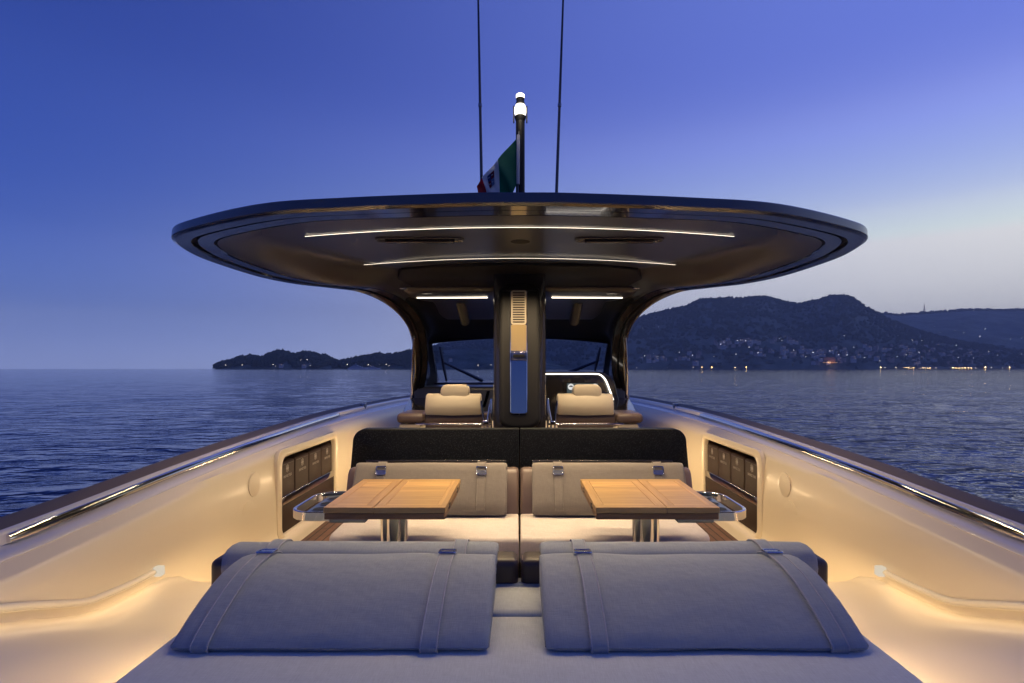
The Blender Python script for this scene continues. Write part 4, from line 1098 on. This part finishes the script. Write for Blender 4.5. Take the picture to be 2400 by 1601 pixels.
# woods: clumps of crowns as one mass per wood
def blob(rs):
    bm = bmesh.new(); bmesh.ops.create_icosphere(bm, subdivisions=1, radius=1)
    vs = []
    for v in bm.verts:
        k = 1 + .35 * rs.uniform(-1, 1); vs.append((v.co.x * k, v.co.y * k, v.co.z * k))
    fs = [[v.index for v in f.verts] for f in bm.faces]; bm.free(); return vs, fs
rs = random.Random(5); BL = [blob(rs) for _ in range(8)]
def wood(name, L, n, size, urange, rule, label):
    mb = MB()
    for _ in range(n):
        u = rs.uniform(*urange); t = rule(rs); d = L.d0 + (L.d1 - L.d0) * t
        x, y, z = L.pt(u, d); h = size * rs.uniform(.55, 1.35); w = h * rs.uniform(.35, .62); vs, fs = rs.choice(BL)
        if rs.random() < .25: w *= 1.5; h *= .75
        mb.add([(x + a * w, y + b * w, z + h * .45 + c * h * .55) for a, b, c in vs], fs)
    o = obj(name, mb, 'tree', ang=20); tag(o, label, 'wood', kind='stuff'); return o
wood('headland_wood', Hd, 2600, 14, (496, 1010), lambda r: (1 if r.random() < .35 else r.random() ** .6), 'dark pine wood covering the low headland on the left')
wood('ridge_wood', A, 7500, 16, (940, 2700), lambda r: (1 - .03 * r.random() if r.random() < .32 else r.random() ** .75), 'dark wooded slope of the hills behind the windscreen and on the right')
wood('far_ridge_wood', B, 500, 19, (1990, 2500), lambda r: 1 - .01 * r.random(), 'fringe of trees along the far ridge on the right')

# ------------------------------------------------------------------ houses, lamps, tower, boats on the coast
M['house_pale'] = mat('house_pale', (.62, .60, .56), .9, var=.1, vscale=.3)
M['house_ochre'] = mat('house_ochre', (.56, .44, .35), .9, var=.1, vscale=.3)
M['roof'] = mat('roof_tiles', (.20, .11, .08), .9, var=.2, vscale=.5)
M['shutter'] = mat('dark_window', (.05, .055, .06), .3)
def house_mesh(w, dp, h, rows_, cols, lit, name, wall):
    mb = MB(); mb.rbox(-w / 2, w / 2, -dp / 2, dp / 2, -6, h, 0, 1, 0)
    mb.add([(-w / 2 - .5, -dp / 2 - .5, h), (w / 2 + .5, -dp / 2 - .5, h), (w / 2 + .5, dp / 2 + .5, h), (-w / 2 - .5, dp / 2 + .5, h), (-w / 4, 0, h + dp * .22), (w / 4, 0, h + dp * .22)],
           [[0, 1, 5, 4], [1, 2, 5], [2, 3, 4, 5], [3, 0, 4], [0, 3, 2, 1]], 1)
    for i in range(rows_):
        for j in range(cols):
            xc = -w / 2 + w * (j + .5) / cols; zc = h * (i + .55) / rows_
            mi = 3 if rs.random() < lit else 2
            mb.rbox(xc - .55, xc + .55, -dp / 2 - .06, -dp / 2 + .02, zc - .8, zc + .8, 0, 1, mi)
    return mb
protos = []
kinds = [(13, 10, 7, 2, 4, .12, 'house_pale'), (10, 9, 9, 3, 3, .1, 'house_ochre'), (18, 11, 11, 3, 6, .10, 'house_pale'), (26, 12, 14, 4, 8, .10, 'house_pale'), (15, 10, 8, 2, 4, .05, 'house_ochre')]
hgroup = ['small pale hillside house among dark trees on the right hills', 'narrow ochre house among dark trees on the right hills', 'long pale villa among dark trees on the right hills',
          'pale apartment block near the waterfront of the right hills', 'wide ochre villa among dark trees on the right hills']
hg = ['small pale hillside houses', 'narrow ochre hillside houses', 'long pale hillside villas', 'pale waterfront apartment blocks', 'wide ochre hillside villas']
spots = []
clusters = [(1690, 790, 60, 10), (1665, 797, 30, 5), (1800, 785, 40, 7), (1770, 812, 80, 9), (1600, 815, 40, 4), (1860, 812, 90, 14), (1960, 815, 120, 16), (2080, 812, 120, 16), (2220, 815, 120, 14), (1540, 828, 60, 6), (1490, 832, 30, 6), (2060, 800, 90, 8), (2150, 830, 120, 12), (1950, 832, 120, 8)]
def ground_at(u, v, L):
    # walk up the slope until the ground is seen at row v
    for d in np.linspace(L.d0 + 12, L.d1, 120):
        z = L.h(u, d)
        if CY - z / d * F <= v: return d, z
    return None
for (u, v, du, n) in clusters:
    for _ in range(int(n * 1.6)):
        uu = u + rs.gauss(0, .5) * du; vv = min(838, v + rs.gauss(0, 5))
        g = ground_at(uu, vv, A)
        if g: spots.append((uu, g[0], g[1]))
counts = [0] * 5; proto = [None] * 5
for (u, d, z) in spots:
    k = 3 if (z < 14 and rs.random() < .5) else rs.choice([0, 0, 1, 2, 4])
    if proto[k] is None:
        w, dp, h, r_, c_, lit, wall = kinds[k]; mbh = house_mesh(w, dp, h, r_, c_, lit, 'house', wall)
        nm = 'apartment_block' if k == 3 else 'house'
        x = (u - CX) / F * d
        mbh.v = [(a + x, b + d, c + z) for a, b, c in mbh.v]
        o = obj(nm, mbh, [wall, 'roof', 'shutter', 'window_lit'], loc=(x, d, z)); proto[k] = o
    else:
        o = proto[k].copy(); COL.objects.link(o); o.location = ((u - CX) / F * d, d - 9, z + 3 + ZC)
    o.rotation_euler.z = rs.uniform(-.5, .5) + math.atan2(-(u - CX), F)
    sc_ = rs.uniform(.85, 1.25); o.scale = (sc_, sc_, sc_)
    tag(o, hgroup[k], 'building', hg[k])
# the floodlit hotel
g_d = 2475; x = (1903 - CX) / F * g_d; z = A.h(1903, g_d)
ht = thing('hotel', (x, g_d, z), 'floodlit orange waterfront hotel below the rounded peak', 'building')
mb = MB(); mb.rbox(x - 24, x + 24, g_d - 8, g_d + 8, z - 4, z + 22, 0); obj('walls', mb, mat('hotel_walls', (.50, .25, .15), .9, var=.1, vscale=.2), ht)
mb = MB(); mb.rbox(x - 25, x + 25, g_d - 9, g_d + 9, z + 22, z + 23.4, 0); obj('roof', mb, 'roof', ht)
mb = MB()
for i in range(4):
    for j in range(9): mb.rbox(x - 21.5 + j * 5.1, x - 19.7 + j * 5.1, g_d - 8.1, g_d - 7.9, z + 3 + i * 5, z + 5.6 + i * 5, 0, 1)
obj('window_rows', mb, 'shutter', ht)
mb = MB(); mb.rbox(x - 34, x + 30, g_d - 14, g_d - 13, z - 1, z + 1.2, 0); obj('lit_terrace', mb, emission('terrace_light', (1, .55, .22), .5), ht)
al = bpy.data.lights.new('hotel_floodlight', 'AREA'); al.energy = 3500; al.color = (1, .55, .25); al.size = 40; al.shape = 'RECTANGLE'; al.size_y = 2
ao = bpy.data.objects.new('hotel_floodlight', al); COL.objects.link(ao); ao.location = (x, g_d - 26, z + 2 + ZC); ao.rotation_euler = (R(75), 0, 0)
# long low lit terrace of the waterfront
def lampset(name, uvs, L, mtl, rad, pole, label, group):
    pr = None
    for (u, v) in uvs:
        if mtl == 'lamp_white' and rs.random() < .3: continue
        g = ground_at(u, v, L) if v < 838 else (L.d0 + 8, SEA + 1.0)
        if not g: continue
        d, z = g; d = max(L.d0 + 6, d - 16); x = (u - CX) / F * d
        if pr is None:
            mb = MB(); mb.tube([(x, d, z), (x, d, z + pole)], .12, 6, 0)
            ring = [[(x + rad * math.sin(p) * math.cos(t), d + rad * math.sin(p) * math.sin(t), z + pole + rad * math.cos(p)) for t in [2 * math.pi * k / 8 for k in range(8)]] for p in (.25, .9, 1.57, 2.2, 2.9)]
            mb.loft(ring, 1)
            pr = obj(name, mb, ['black_matte', mtl], loc=(x, d, z)); o = pr
        else:
            o = pr.copy(); COL.objects.link(o); o.location = (x, d, z + ZC); s_ = rs.uniform(.7, 1.15); o.scale = (s_, s_, s_)
        tag(o, label, 'lamp', group)
lampset('street_lamp', [(1612, 839), (1634, 839), (1665, 839), (1688, 839), (1713, 839), (1871, 841), (2022, 841), (2188, 840), (2262, 840), (2318, 840)], A, 'lamp_warm', 1.15, 6, 'bright orange street lamp on the waterfront of the right hills', 'orange waterfront street lamps')
lampset('promenade_lamp', [(1467 + 31 * k + rs.uniform(-9, 9), 840) for k in range(28)], A, 'lamp_dim', .7, 5, 'dim warm lamp along the promenade below the right hills', 'dim promenade lamps')
terr = [(2075 + 5.5 * k, 838.5) for k in range(12)] + [(2195 + 7 * k, 840) for k in range(6)]
lampset('terrace_lamp', terr, A, 'lamp_warm', .72, 4, 'small orange terrace lamp in a close row on the waterfront at right', 'close rows of orange terrace lamps')
wl_ = [(1500, 818), (1580, 820), (1590, 825), (1510, 825), (1533, 832), (1560, 815), (1662, 791), (1693, 789), (1701, 788), (1655, 800), (1712, 790), (1795, 790), (1790, 782), (1838, 779), (1882, 778), (1938, 778), (1940, 795), (1822, 812), (1867, 817), (1905, 813), (1912, 820), (1925, 822), (1960, 806), (1975, 815), (2002, 807), (2040, 778), (2062, 779), (2095, 789),
       (2117, 788), (2140, 790), (2150, 792), (2160, 791), (2178, 793), (2130, 813), (2110, 817), (2095, 800), (2196, 800), (2200, 828), (2235, 827), (2270, 812), (2290, 824), (2301, 815), (2325, 817), (2345, 818), (1480, 825), (1640, 825), (1740, 818), (1760, 825), (1720, 806), (2060, 826), (2080, 821), (1475, 758), (1512, 757), (2005, 822), (2020, 835), (1985, 829), (1945, 824), (1850, 826), (1790, 827), (1690, 823)]
lampset('house_lamp', wl_, A, 'lamp_white', .7, 13, 'tiny white house lamp scattered over the dark slope of the right hills', 'white lamps on the dark slope')
lampset('road_lamp', [(2122, 769), (2158, 768), (2180, 769), (2192, 769), (2213, 770), (2183, 773), (2145, 756), (2262, 762), (2320, 785), (2345, 784), (2300, 790), (2250, 778)], B, 'lamp_white', .8, 14, 'tiny white road lamp on the far ridge at right', 'white lamps on the far ridge')
lampset('villa_lamp', [(518, 841), (556, 840), (627, 838), (632, 838), (690, 835), (705, 836), (742, 832), (712, 845), (797, 842), (820, 842), (852, 843), (846, 843), (886, 838), (893, 843), (872, 841), (1170, 830), (1098, 842), (1127, 842)], Hd, 'lamp_dim', .45, 11, 'tiny warm villa lamp among the trees of the left headland', 'villa lamps on the headland')
# villas on the headland
for k, (u, v) in enumerate([(648, 842), (640, 828), (716, 834), (700, 846), (905, 830), (862, 836), (1035, 828)]):
    g = ground_at(u, v, Hd)
    if not g: continue
    d, z = g
    o = proto[0].copy(); COL.objects.link(o); o.name = 'villa'; o.location = ((u - CX) / F * d, d - 6, z + ZC); o.scale = (.8, .8, .8)
    tag(o, 'small pale villa half hidden in the wood of the left headland', 'building', 'villas on the headland')
# lattice tower on the far ridge
u = 2122; d = B.d1; x, y, z = B.pt(u, d)
tw = thing('lattice_tower', (x, y, z), 'red and white lattice radio tower on the far ridge', 'tower')
mb = MB(); Ht = 92
def leg(s1, s2, h): r_ = 7.5 * (1 - h) ** 1.2 + .9; return (x + s1 * r_, y + s2 * r_, z - 3 + Ht * .8 * h)
for s1, s2 in ((-1, -1), (1, -1), (1, 1), (-1, 1)): mb.tube([leg(s1, s2, h) for h in np.linspace(0, 1, 6)], .75, 5)
for k in range(8):
    h0, h1 = k / 8, (k + 1) / 8
    for q in range(4):
        a_ = ((-1, -1), (1, -1), (1, 1), (-1, 1))[q]; b_ = ((1, -1), (1, 1), (-1, 1), (-1, -1))[q]
        mb.tube([leg(*a_, h0), leg(*b_, h1)], .4, 4); mb.tube([leg(*b_, h0), leg(*a_, h1)], .4, 4)
mb.tube([(x, y, z + Ht * .78), (x, y, z + Ht)], [.9, .5], 6)
obj('lattice', mb, mat('tower_steel', (.30, .14, .13), .6), tw)
# big motor yachts at anchor off the headland
def big_yacht(u, d, Lg, label):
    x = (u - CX) / F * d; t = thing('moored_yacht', (x, d, SEA), label, 'yacht', 'white yachts moored off the headland')
    mb = MB(); rows = []
    for s in np.linspace(0, 1, 12):
        b = Lg * .085 * (1 - max(0, (s - .55) / .45) ** 2.2); rows.append([(x + (s - .5) * Lg + .03 * Lg * s, d - b, SEA + Lg * (.075 + .035 * s)), (x + (s - .5) * Lg, d - b * .8, SEA - 1), (x + (s - .5) * Lg, d + b * .8, SEA - 1), (x + (s - .5) * Lg + .03 * Lg * s, d + b, SEA + Lg * (.075 + .035 * s))])
    mb.loft(rows); M_h = 'house_white'
    obj('hull', mb, 'yacht_white', t)
    mb = MB(); z0 = SEA + Lg * .08
    for k, (a_, b_) in enumerate(((.08, .72), (.16, .62), (.26, .5))):
        mb.rbox(x + (a_ - .5) * Lg, x + (b_ - .5) * Lg, d - Lg * .06, d + Lg * .06, z0 + k * Lg * .045, z0 + (k + 1) * Lg * .045, Lg * .008, 2)
    mb.tube([(x - .1 * Lg, d, z0 + Lg * .13), (x - .12 * Lg, d, z0 + Lg * .26)], Lg * .008, 6)
    obj('superstructure', mb, 'yacht_white', t)
    mb = MB()
    for k, (a_, b_) in enumerate(((.1, .69), (.18, .6), (.28, .48))):
        mb.rbox(x + (a_ - .5) * Lg, x + (b_ - .5) * Lg, d - Lg * .062, d - Lg * .059, z0 + (k + .4) * Lg * .045, z0 + (k + .75) * Lg * .045, 0)
    obj('window_band', mb, 'shutter', t)
M['yacht_white'] = mat('yacht_white', (.75, .75, .76), .4)
big_yacht(822, 1380, 48, 'large white motor yacht moored off the headland, nearer the island')
big_yacht(858, 1480, 36, 'smaller white motor yacht moored behind the larger one off the headland')

# ------------------------------------------------------------------ air
mb = MB(); mb.rbox(-5600, 5600, -5600, 5600, SEA - 6, 560, 0)
m = bpy.data.materials.new('haze_air'); m.use_nodes = True; n, l = nt(m); n.remove(n['Principled BSDF'])
pv = n.new('ShaderNodeVolumePrincipled'); pv.inputs['Color'].default_value = (1, .97, .94, 1); pv.inputs['Density'].default_value = 1.45e-4
l.new(pv.outputs[0], n['Material Output'].inputs['Volume'])
hz = obj('haze', mb, m); tag(hz, kind='stuff')

# ------------------------------------------------------------------ sky
W = bpy.data.worlds.new('World'); S.world = W; W.use_nodes = True
n, l = W.node_tree.nodes, W.node_tree.links
bg = n['Background']
tc = n.new('ShaderNodeTexCoord'); sp = n.new('ShaderNodeSeparateXYZ'); l.new(tc.outputs['Generated'], sp.inputs[0])
def srgb(*c): return [((x / 255) / 12.92 if x <= 10 else ((x / 255 + .055) / 1.055) ** 2.4) for x in c] + [1]
def ramp(stops):
    r_ = n.new('ShaderNodeValToRGB'); e = r_.color_ramp.elements
    r_.color_ramp.interpolation = 'CARDINAL'
    while len(e) > 1: e.remove(e[-1])
    e[0].position = stops[0][0]; e[0].color = stops[0][1]
    for p, c in stops[1:]: q = e.new(p); q.color = c
    return r_
def k(c, f): return [x * f for x in c[:3]] + [1]
away = ramp([(0, k(srgb(114, 128, 176), 2.2)), (.04, k(srgb(106, 124, 180), 2.0)), (.09, k(srgb(92, 116, 184), 1.6)), (.2, k(srgb(66, 95, 182), 1.2)), (.42, srgb(48, 75, 165)), (.7, srgb(38, 60, 142)), (1, srgb(32, 52, 126))])
glow = ramp([(0, k(srgb(255, 184, 90), 7.5)), (.045, k(srgb(255, 200, 125), 6.4)), (.10, k(srgb(244, 214, 186), 3.4)), (.16, k(srgb(206, 204, 226), 2.2)), (.24, k(srgb(168, 180, 232), 1.6)), (.38, k(srgb(124, 140, 223), 1.22)), (.55, k(srgb(98, 117, 204), 1.3)), (.72, k(srgb(92, 112, 192), 1.4)), (1, srgb(50, 68, 152))])
# elevation 0..1
mr = n.new('ShaderNodeMapRange'); mr.inputs['From Min'].default_value = 0; mr.inputs['From Max'].default_value = 1; l.new(sp.outputs['Z'], mr.inputs['Value'])
l.new(mr.outputs['Result'], away.inputs['Fac']); l.new(mr.outputs['Result'], glow.inputs['Fac'])
cb = n.new('ShaderNodeCombineXYZ'); l.new(sp.outputs['X'], cb.inputs['X']); l.new(sp.outputs['Y'], cb.inputs['Y'])
nm = n.new('ShaderNodeVectorMath'); nm.operation = 'NORMALIZE'; l.new(cb.outputs[0], nm.inputs[0])
SAZ = R(58)
dt = n.new('ShaderNodeVectorMath'); dt.operation = 'DOT_PRODUCT'; l.new(nm.outputs[0], dt.inputs[0]); dt.inputs[1].default_value = (math.sin(SAZ), math.cos(SAZ), 0)
m2 = n.new('ShaderNodeMapRange'); m2.interpolation_type = 'LINEAR'; m2.inputs['From Min'].default_value = -.25; m2.inputs['From Max'].default_value = .98; l.new(dt.outputs['Value'], m2.inputs['Value'])
pw = n.new('ShaderNodeMath'); pw.operation = 'POWER'; pw.inputs[1].default_value = 1.7; l.new(m2.outputs['Result'], pw.inputs[0])
mx = n.new('ShaderNodeMixRGB'); l.new(pw.outputs[0], mx.inputs['Fac']); l.new(away.outputs['Color'], mx.inputs['Color1']); l.new(glow.outputs['Color'], mx.inputs['Color2'])
l.new(mx.outputs['Color'], bg.inputs['Color']); bg.inputs['Strength'].default_value = 1

# ------------------------------------------------------------------ camera and render settings
cam = bpy.data.cameras.new('camera'); co = bpy.data.objects.new('camera', cam); COL.objects.link(co)
co.location = (0, 0, ZC); co.rotation_euler = (R(90), 0, 0)
cam.sensor_width = 36; cam.lens = 36 * F / 2351; cam.shift_x = -(CX - 1175.5) / 2351; cam.shift_y = (CY - 784) / 2351
cam.clip_start = .05; cam.clip_end = 30000
S.camera = co
S.view_settings.view_transform = 'Standard'; S.view_settings.look = 'None'; S.view_settings.exposure = 0; S.view_settings.gamma = 1
S.render.engine = 'CYCLES'
S.cycles.use_denoising = True
S.cycles.max_bounces = 8; S.cycles.diffuse_bounces = 4; S.cycles.glossy_bounces = 4; S.cycles.transparent_max_bounces = 8
S.cycles.sample_clamp_indirect = 6
S.cycles.caustics_reflective = False; S.cycles.caustics_refractive = False
